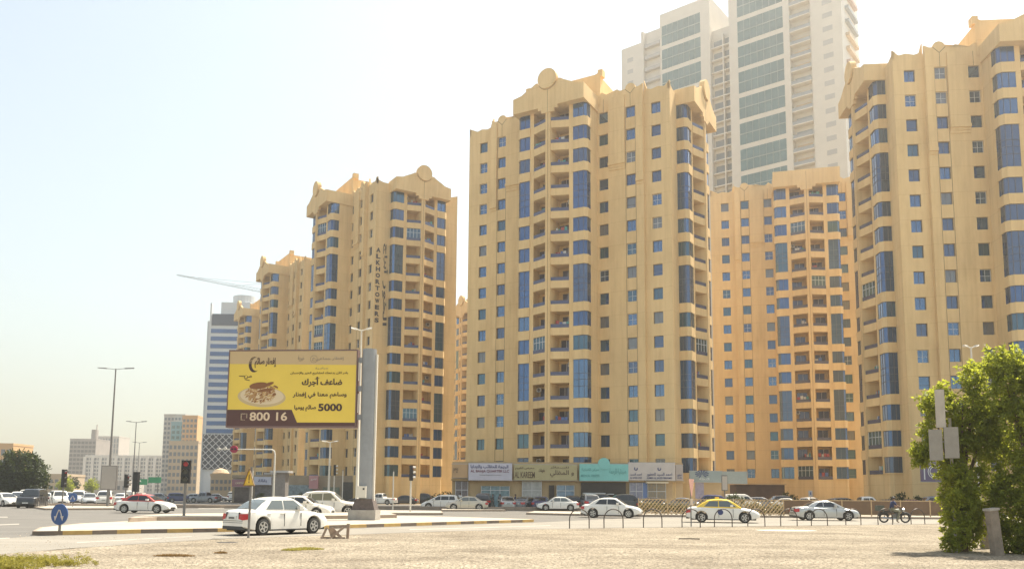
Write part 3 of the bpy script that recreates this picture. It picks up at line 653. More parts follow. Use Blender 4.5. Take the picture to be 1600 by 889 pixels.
def sign(label, px0, px1, py0, py1, m, texts, Y=SHOPY, dz=0, th=.35, extra=None, name='shop_sign'):
    a, c = sx(px0, Y), sx(px1, Y); z1, z0 = sz(py0, (px0 + px1) / 2, Y), sz(py1, (px0 + px1) / 2, Y); W, H = c - a, z1 - z0
    t = thing(name, label, 'sign', ((a + c) / 2, Y - .25, z0 + dz))
    b = MB(); b.box(-W / 2, W / 2, -th, 0, 0, H)
    if extra: extra(b, W, H, th)
    b.build('panel', m, t)
    q = MB(); q.box(-W / 2 - .06, W / 2 + .06, -th + .05, -.02, -.06, 0); q.box(-W / 2 - .06, W / 2 + .06, -th + .05, -.02, H, H + .06); q.build('trim', GREYB, t)
    for s_, fx, fz, fw, fh, ink in texts:
        lettering(s_, W * fw, H * fh, -W / 2 + W * fx, -th - .02, H * fz, INK[ink], t, bold=.015)
    return t, W, H
SG = {k: mat('sign_' + k, c, .5, var=.08, scale=1) for k, c in {'tan': (.52, .33, .17), 'lav': (.55, .53, .60), 'olive': (.44, .38, .20), 'teal': (.22, .56, .52), 'white': (.56, .50, .46), 'mauve': (.44, .37, .33), 'slate': (.30, .35, .34), 'purple': (.14, .11, .20), 'maroon': (.30, .14, .17), 'pale': (.50, .52, .62), 'pink': (.48, .24, .25)}.items()}
sign('faded tan sign at the left end of the shop row', 706, 731, 725, 746, SG['tan'], [('مطعم', .25, .6, .3, .5, 'brown')])
sign('pale lavender sign with navy and maroon lettering over the shop', 732, 800, 724, 750, SG['lav'], [(arabic('البهجة للحقائب والهدايا'), .48, .80, .86, .26, 'navy'), ('AL BAHJA QUARTER LLC', .49, .52, .88, .20, 'maroon'), ('trading & general services', .5, .31, .5, .07, 'grey')], Y=SHOPY - .2)
sign('olive sign with large brown lettering and dark Arabic lettering', 803, 901, 726, 750, SG['olive'], [(arabic('معرض الكريم'), .17, .76, .30, .2, 'brown'), ('AL KAREEM', .17, .34, .32, .4, 'brown'), (arabic('مفروشات'), .44, .62, .1, .3, 'brown'), (arabic('للستائر'), .72, .82, .3, .16, 'brown'), (arabic('و المظلي'), .76, .43, .38, .46, 'brown')])
def bump(b, W, H, th): b.T = None; b.tube([(0, -th - .06, H + .05), (0, -.02, H + .05)], .75, 24)
sign('turquoise shop sign with a round badge rising from its top edge', 905, 981, 725, 751, SG['teal'], [(arabic('مركز العناية'), .22, .66, .36, .2, 'teal'), ('MEDICAL CENTER', .22, .30, .38, .14, 'teal'), (arabic('صيدلية الرحمة'), .78, .55, .34, .4, 'teal'), (arabic('ع'), .5, .98, .05, .3, 'teal')], extra=bump)
def drop(t, x, z, h):
    b = MB(); pts = [(x + .32 * h * math.sin(R(a)) * (1 if a < 180 else 1), z - .18 * h + .32 * h * -math.cos(R(a))) for a in range(-140, 141, 20)] + [(x + .05 * h, z + .55 * h)]
    pin = [(x + (px_ - x) * .5, z - .15 * h + (pz - z + .15 * h) * .5) for px_, pz in pts]
    n = len(pts)
    for i in range(n - 3): b.add([(pts[i][0], -.38, pts[i][1]), (pts[i + 1][0], -.38, pts[i + 1][1]), (pin[i + 1][0], -.38, pin[i + 1][1]), (pin[i][0], -.38, pin[i][1])], [(0, 1, 2, 3)])
    b.build('drop_emblem', INK['navy'], t)
t, W, H = sign('off-white sign with two navy drop emblems beside the turquoise sign', 981, 1054, 723, 750, SG['white'], [(arabic('احمد السيد'), .16, .32, .25, .16, 'navy'), ('AL SAYED OUD', .16, .13, .25, .10, 'navy'), (arabic('احمد السيد للعطور'), .66, .33, .54, .22, 'navy'), ('AHMED AL SAYED PERFUMES', .66, .13, .54, .10, 'navy')])
drop(t, -W / 2 + W * .16, H * .72, .75); drop(t, -W / 2 + W * .66, H * .72, .75)
sign('narrow mauve sign at the right end of the shop row', 1055, 1066, 727, 750, SG['mauve'], [(arabic('عطور'), .5, .34, .7, .2, 'navy'), ('OUD', .5, .15, .6, .1, 'navy')])
t, W, H = sign('slate coloured sign with a palm emblem at the tower corner', 1076, 1127, 736, 753, SG['slate'], [(arabic('النخلة'), .45, .3, .3, .25, 'white')], Y=SHOPY + 2.5)
b = MB()
for a in range(-60, 241, 30): b.add([(-W * .12, -.39, H * .75), (-W * .12 + .9 * math.cos(R(a)), -.39, H * .75 + .5 * math.sin(R(a))), (-W * .12 + .9 * math.cos(R(a + 14)), -.39, H * .75 + .5 * math.sin(R(a + 14)))], [(0, 1, 2)])
b.build('palm_emblem', INK['navy'], t)
sign('plain grey-green sign band turning the corner past the palm emblem', 1127.5, 1166, 737, 755, mat('sign_greygreen', (.32, .36, .34), .5, var=.1), [], Y=SHOPY + 5.5)
# annexe under the slate sign, and the garage opening at the orange tower
t = thing('corner_annexe', 'brown corner shop below the slate palm sign', 'shop', (0, SHOPY + 2.8, 0))
b = MB(); b.box(sx(1069, SHOPY + 3), sx(1127, SHOPY + 3), 0, 5, 0, 4.6); b.box(sx(1127, SHOPY + 3), sx(1150, SHOPY + 3), 3.2, 8, 0, 4.4); b.build('wall', SHOPW, t)
b = MB(); b.box(sx(1085, SHOPY + 3), sx(1099, SHOPY + 3), -.06, .05, .6, sz(752, 1090, SHOPY + 3)); b.build('window', mat('lavender_poster', (.36, .33, .44), .4, var=.3, scale=2), t)
t = thing('garage_front', 'dark brown garage opening along the foot of the orange tower', 'garage', (0, 128, 0))
b = MB(); b.box(sx(1150, 128), sx(1226, 128), 0, 4, 0, sz(757, 1190, 128)); b.box(sx(1226, 128), sx(1330, 128), .5, 4, 0, 1.2); b.build('wall', mat('garage_dark', (.10, .065, .05), .8, var=.3, scale=1), t)
b = MB(); b.box(sx(1150, 128) - .2, sx(1226, 128) + .2, -.3, 4.2, sz(757, 1190, 128), sz(755, 1190, 128)); b.build('lintel', SHOPW, t)
t, W, H = sign('dark purple square sign with a pale ring emblem on the right tower', 1437, 1478, 722, 752, SG['purple'], [], Y=90.0)
b = MB()
for rr in (.55, .75): b.tube([(rr * math.cos(R(a)), -.37, H * .5 + rr * math.sin(R(a))) for a in range(0, 361, 20)], .05, 4)
for sgn in (-1, 1): b.box(sgn * 1.15 - .06, sgn * 1.15 + .06, -.39, -.36, .2, H - .2)
b.build('ring_emblem', INK['white'], t)

# shops below the left towers
def left_shops():
    Y = 143.0
    t = thing('arcade_building', 'low arcade of small shops at the foot of the left apartment towers', 'shops', (0, Y, 0))
    X = lambda p: sx(p, Y); Z = lambda q: sz(q, 420, Y)
    b = MB(); b.box(X(362), X(560), .4, 7, 0, Z(742)); b.box(X(362), X(425), -.1, .4, Z(747), Z(742)); b.build('wall', mat('arcade_wall', (.34, .27, .19), .85, var=.2, scale=.6), t)
    for a, c, q, m in ((366, 394, 761, (.10, .08, .08)), (398, 424, 758, (.12, .12, .14)), (446, 488, 757, (.20, .27, .31)), (489, 500, 764, (.26, .10, .10)), (504, 530, 760, (.16, .19, .15)), (534, 556, 752, (.05, .05, .05))):
        p = MB(); p.box(X(a), X(c), .2, .45, .1, Z(q)); p.build('shop_window', mat('arcade_glass_%d' % a, m, .25, var=.5, scale=3), t)
left_shops()
sign('maroon sign over the small shops at the left tower', 364, 391, 749, 760, SG['maroon'], [('CAFETERIA', .5, .5, .6, .25, 'cream')], Y=142.8)
sign('pale blue sign with a dark top band beside the grey kiosk', 398, 425, 745, 757, SG['pale'], [(arabic('بقالة'), .5, .5, .5, .5, 'navy')], Y=142.8)
sign('pink sign panel behind the white estate vehicle', 484, 498, 743, 763, SG['pink'], [(arabic('عصير'), .5, .7, .7, .2, 'white')], Y=142.6)
t = thing('kiosk', 'grey kiosk tower with a flat projecting canopy behind parked cars', 'kiosk', (sx(435, 120), 120, 0))
b = MB(); b.box(-.95, .95, 0, 2, 0, sz(735, 435, 120) - .3); b.box(.4, 1.0, -.08, .0, 0, 3.4); b.build('wall', mat('kiosk_grey', (.22, .20, .19), .7, var=.2), t)
b = MB(); b.box(-1.2, 1.5, -.5, 2.2, sz(735, 435, 120) - .3, sz(735, 435, 120)); b.box(-2.0, -.2, -.6, 1.0, sz(739, 435, 120) - .15, sz(739, 435, 120)); b.build('canopy', GREYB, t)

# ------------------------------------------------------------------ vehicles
def lerp(tab, x):
    if x <= tab[0][0]: return tab[0][1]
    for (a, p), (c, q) in zip(tab, tab[1:]):
        if x <= c:
            u = (x - a) / (c - a); return p + (q - p) * u
    return tab[-1][1]
SPEC = {
 'sedan': dict(L=4.55, W=1.78, wr=.325, xw=(.95, 3.62), top=[(0, .62), (.06, .86), (.25, .97), (.9, 1.0), (1.6, .97), (3.2, .95), (3.75, .88), (4.25, .76), (4.47, .64), (4.55, .45)],
   roof=[(.62, .96), (1.0, 1.22), (1.35, 1.39), (1.7, 1.455), (2.2, 1.475), (2.6, 1.43), (2.9, 1.30), (3.42, .94)], win=[(1.12, 1.02), (1.46, 1.36), (2.60, 1.37), (3.12, .99)], bp=(2.02,), zb=.96),
 'coupe': dict(L=4.65, W=1.78, wr=.32, xw=(.98, 3.70), top=[(0, .60), (.06, .84), (.25, .95), (.9, .97), (1.7, .94), (3.2, .90), (3.85, .83), (4.35, .72), (4.57, .60), (4.65, .42)],
   roof=[(.85, .94), (1.25, 1.20), (1.6, 1.33), (2.0, 1.39), (2.4, 1.385), (2.8, 1.28), (3.5, .90)], win=[(1.40, .99), (1.72, 1.29), (2.55, 1.31), (3.10, .96)], bp=(2.0,), zb=.93),
 'hatch': dict(L=4.25, W=1.76, wr=.33, xw=(.80, 3.35), top=[(0, .55), (.05, .85), (.2, 1.0), (1.2, 1.02), (2.6, 1.0), (3.2, .95), (3.75, .84), (4.12, .66), (4.25, .42)],
   roof=[(.10, 1.02), (.22, 1.40), (.4, 1.54), (1.2, 1.60), (2.0, 1.58), (2.4, 1.47), (3.45, .94)], win=[(.42, 1.08), (.5, 1.45), (2.25, 1.46), (3.0, 1.03)], bp=(1.1, 2.0), zb=1.02),
 'suv': dict(L=4.80, W=1.88, wr=.39, xw=(.95, 3.80), top=[(0, .60), (.05, .95), (.2, 1.12), (1.2, 1.13), (3.3, 1.10), (3.7, 1.06), (4.5, .98), (4.74, .80), (4.80, .50)],
   roof=[(.14, 1.12), (.45, 1.52), (.75, 1.73), (1.4, 1.81), (2.2, 1.82), (2.6, 1.74), (3.35, 1.10)], win=[(.72, 1.18), (1.0, 1.62), (2.48, 1.69), (3.02, 1.16)], bp=(1.12, 1.95), zb=1.12),
 'box': dict(L=4.85, W=1.90, wr=.39, xw=(.95, 3.85), top=[(0, .60), (.04, 1.0), (.15, 1.16), (3.3, 1.16), (3.5, 1.14), (4.6, 1.08), (4.8, .90), (4.85, .50)],
   roof=[(.06, 1.16), (.16, 1.75), (.35, 1.86), (1.4, 1.9), (2.7, 1.88), (2.95, 1.78), (3.4, 1.15)], win=[(.35, 1.22), (.42, 1.70), (2.85, 1.72), (3.15, 1.2)], bp=(1.2, 2.1), zb=1.16),
 'van': dict(L=4.7, W=1.84, wr=.33, xw=(.85, 3.75), top=[(0, .55), (.04, 1.0), (.12, 1.12), (3.3, 1.12), (3.6, 1.08), (4.45, .90), (4.64, .72), (4.70, .45)],
   roof=[(.05, 1.12), (.12, 1.8), (.3, 1.93), (1.4, 1.97), (2.6, 1.95), (3.0, 1.78), (3.85, 1.02)], win=[(2.45, 1.16), (2.45, 1.70), (2.95, 1.66), (3.4, 1.14)], bp=(), zb=1.12),
 'pickup': dict(L=5.1, W=1.82, wr=.37, xw=(1.1, 4.1), top=[(0, .60), (.04, 1.0), (.1, 1.06), (1.75, 1.06), (3.6, 1.05), (3.9, 1.02), (4.75, .95), (5.02, .78), (5.10, .50)],
   roof=[(1.80, 1.05), (1.95, 1.60), (2.15, 1.72), (2.8, 1.75), (3.1, 1.70), (3.7, 1.05)], win=[(2.05, 1.12), (2.12, 1.58), (3.0, 1.60), (3.42, 1.11)], bp=(2.7,), zb=1.05)}
def car(label, px, py, heading, kind, pm, cat='car', group='white and grey vehicles around the junction', roofm=None, glass=None, detail=True, name='parked_car', plate=True, Y=None):
    S = SPEC[kind]; L, W, wr = S['L'], S['W'] / 2, S['wr']; glass = glass or CARG
    g = gp(px, py) if Y is None else Vector((aty(px, 770, Y).x, Y, 0))
    t = thing(name, label, cat, (g.x, g.y, .004), R(heading), group)
    hx = L / 2
    arch = lambda x: max([0] + [math.sqrt(max(0, (wr + .07) ** 2 - (x - c) ** 2)) + wr if abs(x - c) < wr + .07 else 0 for c in S['xw']])
    xs = set([0, .03, .08, .16, .3, L - .3, L - .16, L - .08, L - .03, L] + [i * L / 34 for i in range(35)])
    for c in S['xw']:
        for a in range(0, 181, 15): xs.add(c + (wr + .07) * math.cos(R(a)))
        xs |= {c - wr - .071, c + wr + .071}
    xs = sorted(x for x in xs if 0 <= x <= L)
    b = MB(); rings = []
    for x in xs:
        e = min(x, L - x); wd = W * (1 - .22 * max(0, 1 - e / .55) ** 2.2)
        zt = lerp(S['top'], x); zl = .20 + .14 * max(0, 1 - e / .5); za = arch(x)
        zl_ = max(zl, za); zm = max(.52, zl_ + .04); zm = min(zm, zt - .05); sh = max(zt - .07, zm + .01)
        half = [(0, min(zl_, zt - .08)), (wd * .9, min(zl_, zt - .08)), (wd * .985, min(zl_ + .03, zt - .07)), (wd, zm), (wd * .985, (zm + sh) / 2), (wd * .95, sh), (wd * .86, zt), (wd * .45, zt + .025), (0, zt + .03)]
        rings.append([(x - hx, y, z) for y, z in half] + [(x - hx, -y, z) for y, z in half[-2:0:-1]])
    n = len(rings[0])
    b.add([v for r_ in rings for v in r_], [(i * n + k, (i + 1) * n + k, (i + 1) * n + (k + 1) % n, i * n + (k + 1) % n) for i in range(len(rings) - 1) for k in range(n)] + [list(range(n)), [(len(rings) - 1) * n + k for k in range(n)][::-1]])
    b.build('body', pm, t, True)
    b = MB(); b.box(.25 - hx, L - .25 - hx, -W * .86, W * .86, .17, .55); b.build('underbody', BLACK, t)
    # cabin
    rf = S['roof']; x0, x1 = rf[0][0], rf[-1][0]; zb = S['zb']; H = max(z for _, z in rf)
    wb, wt = W * .91, W * .70
    sw = lambda z: wb + (wt - wb) * max(0, (z - zb) / (H - zb)) ** 1.15
    gx = sorted(set([x for x, _ in rf] + [x0 + (x1 - x0) * i / 26 for i in range(27)]))
    rings = []; b = MB()
    for x in gx:
        z = lerp(rf, x); zz = max(z - .03, zb - .06)
        half = [(wb, zb - .12)] + [(sw(zb + (zz - zb) * q), zb + (zz - zb) * q) for q in (0, .35, .7, 1)] + [(sw(z) * .9, z + .012), (sw(z) * .5, z + .035), (0, z + .042)]
        rings.append([(x - hx, y, q) for y, q in half] + [(x - hx, -y, q) for y, q in half[-2::-1]])
    n = len(rings[0])
    b.add([v for r_ in rings for v in r_], [(i * n + k, i * n + k + 1, (i + 1) * n + k + 1, (i + 1) * n + k) for i in range(len(rings) - 1) for k in range(n - 1)])
    b.build('roof', roofm or pm, t, True)
    # side windows
    wn = S['win']; cuts = [wn[0][0]] + list(S['bp']) + [wn[3][0]]
    def zlow(x): return wn[0][1] + (wn[3][1] - wn[0][1]) * (x - wn[0][0]) / (wn[3][0] - wn[0][0])
    def zhigh(x):
        if x < wn[1][0]: return wn[0][1] + (wn[1][1] - wn[0][1]) * (x - wn[0][0]) / max(.01, wn[1][0] - wn[0][0])
        if x > wn[2][0]: return wn[2][1] + (wn[3][1] - wn[2][1]) * (x - wn[2][0]) / (wn[3][0] - wn[2][0])
        return wn[1][1] + (wn[2][1] - wn[1][1]) * (x - wn[1][0]) / (wn[2][0] - wn[1][0])
    for s in (-1, 1):
        for a, c in zip(cuts, cuts[1:]):
            a_, c_ = a + (.03 if a != cuts[0] else 0), c - (.03 if c != cuts[-1] else 0)
            pts = sorted({a_, c_, *[q for q in (wn[1][0], wn[2][0]) if a_ < q < c_], *[a_ + (c_ - a_) * i / 5 for i in range(6)]})
            q = MB(); vv = []; ff = []
            for x in pts:
                lo, hi = zlow(x), max(zhigh(x), zlow(x) + .005)
                for i in range(4):
                    z = lo + (hi - lo) * i / 3; vv.append((x - hx, s * (sw(z) + .014), z))
            for i in range(len(pts) - 1):
                for k in range(3): ff.append((i * 4 + k, (i + 1) * 4 + k, (i + 1) * 4 + k + 1, i * 4 + k + 1))
            q.add(vv, ff); q.build('window', glass, t, True)
    def screen(nm, seg, gm):
        q = MB(); vv = []; ff = []
        for x, z in seg:
            for y in (-1, -.5, 0, .5, 1): vv.append((x - hx, y * (sw(z) * .88), z + (.024 if abs(y) == 1 else .045 if abs(y) == .5 else .058)))
        for i in range(len(seg) - 1):
            for k in range(4): ff.append((i * 5 + k, i * 5 + k + 1, (i + 1) * 5 + k + 1, (i + 1) * 5 + k))
        q.add(vv, ff); q.build(nm, gm, t, True)
    xf = [x for x in gx if lerp(rf, x) < H - .10 and x > (x0 + x1) / 2]; xf = xf[:-1] + [x1 - .06]
    screen('windscreen', [(x + .012, lerp(rf, x)) for x in xf], CARG2 if glass is CARG2 else glass)
    if kind != 'van':
        xr = [x for x in gx if lerp(rf, x) < H - .10 and x < (x0 + x1) / 2]; xr = [x0 + .05] + xr[1:]
        if len(xr) > 1: screen('rear_window', [(x - .012, lerp(rf, x)) for x in xr], glass)
    # wheels
    def wheel():
        b = MB(); b.tube([(0, -.10, 0), (0, -.08, 0), (0, .08, 0), (0, .10, 0)], [wr - .03, wr, wr, wr - .03], 28); return b.mesh('wheel', RUBBER, True)
    def rim():
        b = MB()
        for sg in (-1, 1):
            b.tube([(0, sg * .085, 0), (0, sg * .107, 0)], [wr * .66, wr * .62], 24, 1)
            for k in range(5):
                a = R(72 * k); d = Vector((math.cos(a), 0, math.sin(a))); e = Vector((-d.z, 0, d.x)); y = sg * .113
                b.add([d * wr * .10 + e * .045 + Vector((0, y, 0)), d * wr * .62 + e * .03 + Vector((0, y, 0)), d * wr * .62 - e * .03 + Vector((0, y, 0)), d * wr * .10 - e * .045 + Vector((0, y, 0))], [(0, 1, 2, 3)])
            N = 24
            for k in range(N):
                a, c = 2 * math.pi * k / N, 2 * math.pi * (k + 1) / N; y = sg * .112
                b.add([(wr * .58 * math.cos(a), y, wr * .58 * math.sin(a)), (wr * .67 * math.cos(a), y, wr * .67 * math.sin(a)), (wr * .67 * math.cos(c), y, wr * .67 * math.sin(c)), (wr * .58 * math.cos(c), y, wr * .58 * math.sin(c))], [(0, 1, 2, 3)])
        return b.mesh('rim', [RIM, BLACK])
    wm, rm = cached(('wheel', wr), wheel), cached(('rim', wr), rim)
    for c in S['xw']:
        for s in (-1, 1):
            o = put('wheel', wm, t, (c - hx, s * (W - .105), wr))
            if detail: put('rim', rm, o)
    if detail:
        zt = lerp(S['top'], L - .25)
        for s in (-1, 1):
            q = MB(); xA = L - .20 - hx; q.add([(xA - .22, s * W * .945, zt - .06), (xA + .06, s * W * .80, zt - .14), (xA + .10, s * W * .55, zt - .15), (xA - .05, s * W * .62, zt - .01), (xA - .22, s * W * .90, zt + .0),
                   (xA - .2, s * W * .955, zt - .17), (xA + .09, s * W * .82, zt - .24), (xA + .135, s * W * .55, zt - .24)], [(0, 1, 6, 5), (1, 2, 7, 6), (0, 4, 3, 2, 1)]); q.build('headlight', CLEARL, t)
            zr = lerp(S['top'], .2)
            q = MB(); q.add([(.015 - hx, s * W * .55, zr - .10), (.02 - hx, s * W * .80, zr - .10), (.30 - hx, s * W * .985, zr - .09), (.28 - hx, s * W * 1.003, zr - .30), (.0 - hx, s * W * .83, zr - .34), (-.014 - hx, s * W * .55, zr - .30)], [(0, 1, 4, 5), (1, 2, 3, 4)])
            q.build('taillight', REDL, t)
            xm = wn[3][0] - .30; q = MB(); q.box(xm - .09 - hx, xm + .09 - hx, *sorted((s * (wb - .02), s * (wb + .20))), zlow(xm) + .0, zlow(xm) + .14); q.build('mirror', pm, t)
            if S['bp']:
                for xd in (S['bp'][-1] + .02 - .12, wn[0][0] + .12):
                    q = MB(); zd = zb - .14; q.box(xd - .09 - hx, xd + .09 - hx, *sorted((s * W * .95, s * W * 1.005)), zd, zd + .035); q.build('door_handle', pm, t)
        q = MB(); q.box(-hx - .035, -hx + .02, -.30, .30, .60, .76); o_ = q.build('number_plate', PLATE, t)
        q = MB(); q.box(-hx - .04, -hx - .034, -.2, .2, .65, .71); q.build('plate_text', BLACK, o_)
        q = MB()
        for zz in (.50, .57): q.box(-hx - .006, -hx + .1, -W * .80, W * .80, zz - .008, zz + .008)
        q.box(-hx + .0, -hx + .14, -W * .52, -W * .505, .57, .9); q.box(-hx + .0, -hx + .14, W * .505, W * .52, .57, .9); q.build('boot_seam', BLACK, t)
        q = MB(); q.box(-hx - .01, -hx + .2, -W * .78, W * .78, .24, .36); q.build('bumper_valance', mat('dark_plastic', (.06, .06, .06), .7), t)
        if kind in ('sedan', 'coupe'): q = MB(); xa = rf[1][0] + .1 - hx; q.tube([(xa, 0, 1.3), (xa - .25, 0, 1.62)], .006, 4); q.build('aerial', BLACK, t)
        q = MB(); q.box(hx - .06, hx + .012, -.42, .42, .34, .46); q.build('grille', BLACK, t)
        q = MB(); q.box(hx - .10, hx + .018, -.26, .26, .47, .57); q.build('number_plate', PLATE, t)
        q = MB()
        for s in (-1, 1):
            for xd in list(S['bp']) + [wn[3][0] - .22]: q.box(xd - .012 - hx, xd + .012 - hx, *sorted((s * W * .97, s * W * 1.003)), .34, zb - .1)
            q.box(S['xw'][0] + wr + .1 - hx, S['xw'][1] - wr - .1 - hx, *sorted((s * W * .955, s * W * .985)), .18, .245)
        q.build('door_seam', BLACK, t)
    return t
NEAR = car('nearest white sedan seen from behind beside the leaning warning sign pole', 432, 833.5, 50, 'sedan', WHITEP, glass=CARG2, name='white_sedan'); NEAR.scale = (.90, .97, 1)
car('white sedan half hidden behind the nearest white sedan', 469, 808, -2, 'sedan', WHITEP, name='white_sedan')
car('white estate SUV stopped behind the billboard column base', 516, 806.3, 3, 'suv', WHITEP, glass=CARG2, name='white_suv')
TAXI = car('white taxi with a red roof crossing the junction', 227, 801.0, -3, 'sedan', WHITEP, roofm=REDP, cat='taxi', name='white_taxi')
car('white hatchback just left of an older silver sedan', 688, 795.5, 178, 'hatch', WHITEP, name='white_hatchback')
car('old champagne sedan with plain wheels facing left', 729, 797.0, 182, 'sedan', CHAMP, glass=CARG2, name='champagne_sedan')
car('cream sedan facing left behind the first hoop railings', 871, 797.5, 183, 'sedan', WHITEP, glass=CARG2, name='white_sedan')
car('white car peeking out behind the cream sedan', 914, 794.0, 184, 'sedan', WHITEP, name='white_sedan')
car('white sedan with black tinted windows behind the hoop railings', 956, 808.4, -14, 'sedan', WHITEP, name='white_sedan')
YT = car('white taxi with a yellow roof and a dark emblem on its door', 1129, 815.8, -12, 'sedan', WHITEP, roofm=YELP, cat='taxi', glass=CARG2, name='white_taxi')
b = MB(); b.disc((-.15, -.897, .66), .17, (0, 1, 0), .006, 20); b.disc((-.24, -.897, .72), .11, (0, 1, 0), .008, 20); b.build('door_emblem', INK['navy'], YT)
b = MB(); b.box(-.45, -.2, -.3, .3, 1.50, 1.62); b.build('roof_light', YELP, YT)
b = MB(); b.box(-.45, -.2, -.3, .3, 1.50, 1.60); b.build('roof_light', WHITEB, TAXI)
car('silver coupe with a smooth roof arc beside the lattice fence', 1289, 812.6, -3, 'coupe', SILVERP, name='silver_coupe', glass=CARG)
# parked rows in the shade and in the distance
far = [
 ('black boxy off-roader facing the camera near the far island', 50, 793, -75, 'box', DARKP), ('white saloon cut by the left edge of view', 6, 791, -30, 'sedan', WHITEP), ('white hatchback parked behind the black off-roader', 27, 788, -60, 'hatch', WHITEP),
 ('white pickup parked right of the black off-roader', 92, 789, -55, 'pickup', WHITEP), ('tall white SUV behind the distant blue arrow sign', 122, 787, -70, 'suv', WHITEP), ('silver sedan between two white SUVs', 139, 788, -60, 'sedan', SILVERP),
 ('white SUV parked under the poster box', 165, 789, 110, 'suv', WHITEP), ('white sedan with purple-tinted screen beside the poster box', 190, 786, 100, 'sedan', WHITEP), ('dark blue hatchback right of the red-roofed taxi', 282, 784.5, 20, 'hatch', BLUEP),
 ('silver sedan in the tower shade right of the dark blue hatchback', 305, 784, 10, 'sedan', SILVERP), ('grey pickup in the shade at the end of the row', 320, 785, 170, 'pickup', GREYP), ('grey sedan behind the red-roofed taxi', 251, 784, 5, 'sedan', GREYP),
 ('white off-roader with a spare wheel among the left shops', 371, 783.5, 80, 'box', WHITEP), ('white pickup parked right of the billboard column', 595, 788, 165, 'pickup', WHITEP), ('blue hatchback in shade at the lettered tower', 613, 786.5, 150, 'hatch', BLUEP),
 ('dark SUV in shade under the lettered tower', 655, 787, 175, 'suv', DARKP), ('black sedan in shade left of the white hatchback', 632, 787.5, 170, 'sedan', DARKP), ('silver sedan parked before the poster-filled shop window', 792, 791, 95, 'sedan', SILVERP),
 ('grey sedan parked before the white display shop', 823, 792, 60, 'sedan', GREYP), ('dark SUV with a bright roof behind the tinted white sedan', 945, 790, 5, 'suv', DARKP), ('second dark SUV before the stocked shop window', 985, 790.5, 5, 'suv', DARKP),
 ('white panel van behind the yellow taxi', 1160, 790.5, -6, 'van', WHITEP), ('grey hatchback parked ahead of the white panel van', 1192, 789.5, -15, 'hatch', GREYP), ('small white car behind the lattice fence', 1231, 789.5, -25, 'sedan', WHITEP),
 ('white hatchback at the small square sign', 1268, 789, -80, 'hatch', WHITEP), ('white pickup with a canopy behind the motorcycle', 1352, 791, -4, 'pickup', WHITEP), ('grey SUV behind the brown fence panels', 1450, 792, 176, 'suv', GREYP),
 ('maroon sedan near the dark shop of the right tower', 1418, 791.5, 178, 'sedan', paint('maroon_car_paint', (.12, .04, .05))), ('black SUV at the open shop by the tree', 1484, 792, 90, 'suv', DARKP),
 ('dark sedan left of the white pickup in the shade', 566, 787, 175, 'sedan', DARKP), ('dark blue sedan behind the white estate SUV', 462, 784.5, 0, 'sedan', BLUEP),
 ('white off-roader behind the white hatchback at far left', 40, 784.5, -70, 'box', WHITEP), ('white saloon right behind the black off-roader', 70, 786, -65, 'sedan', WHITEP), ('white estate car beside the roadside bushes', 84, 782.5, 150, 'suv', WHITEP),
 ('silver hatchback in the gap behind the white pickup', 104, 785, -60, 'hatch', SILVERP), ('small red sedan far behind the red-roofed taxi', 222, 782.5, 4, 'sedan', REDP), ('white van far down the road by the green direction sign', 205, 781, 95, 'van', WHITEP), ('grey sedan in the shade before the low domed building', 340, 783, 5, 'sedan', GREYP),
 ('black saloon parked beside the off-roader with a spare wheel', 386, 784, 80, 'suv', DARKP), ('dark hatchback in the shade right of the black sedan', 672, 785.5, 160, 'hatch', DARKP)]
far += [('black SUV nose-in before the lavender-signed shop', 757, 791.5, 85, 'suv', DARKP), ('dark blue sedan nose-in before the olive-signed shop', 846, 791.5, 80, 'sedan', BLUEP), ('black hatchback under the red shop badge', 893, 791, 95, 'hatch', DARKP), ('grey SUV parked below the turquoise sign', 918, 790, 100, 'suv', GREYP),
 ('black sedan parked before the blue shop pillar', 1022, 790.5, 10, 'sedan', DARKP), ('dark grey sedan parked under the palm sign', 1062, 790.5, 175, 'sedan', GREYP), ('dark blue SUV parked left of the narrow cream poster box', 1103, 789.5, 170, 'suv', BLUEP), ('black SUV outside the dark garage opening', 1212, 788.5, 185, 'suv', DARKP),
 ('black sedan at the foot of the orange tower', 1300, 789.5, 178, 'sedan', DARKP), ('dark grey hatchback left of the white pickup with a canopy', 1322, 790, 5, 'hatch', GREYP), ('dark sedan under the purple ring sign', 1388, 791.5, 2, 'sedan', DARKP), ('black SUV deep in the shade left of the lettered tower', 541, 785.5, 20, 'suv', DARKP), ('dark blue pickup at the grey kiosk', 425, 784.5, 175, 'pickup', BLUEP)]
for lb, px, py, hd, kd, pm in far:
    Yq = None
    if 740 < px < 1112: Yq = 95.0 - (1.6 if py < 790.6 else 0)
    elif 1112 <= px < 1335: Yq = 112.0 - (px % 7)
    elif px >= 1335: Yq = 86.5 if px < 1460 else 84
    car(lb, px, py, hd, kd, pm, detail=True, group='vehicles parked along the road', Y=Yq)

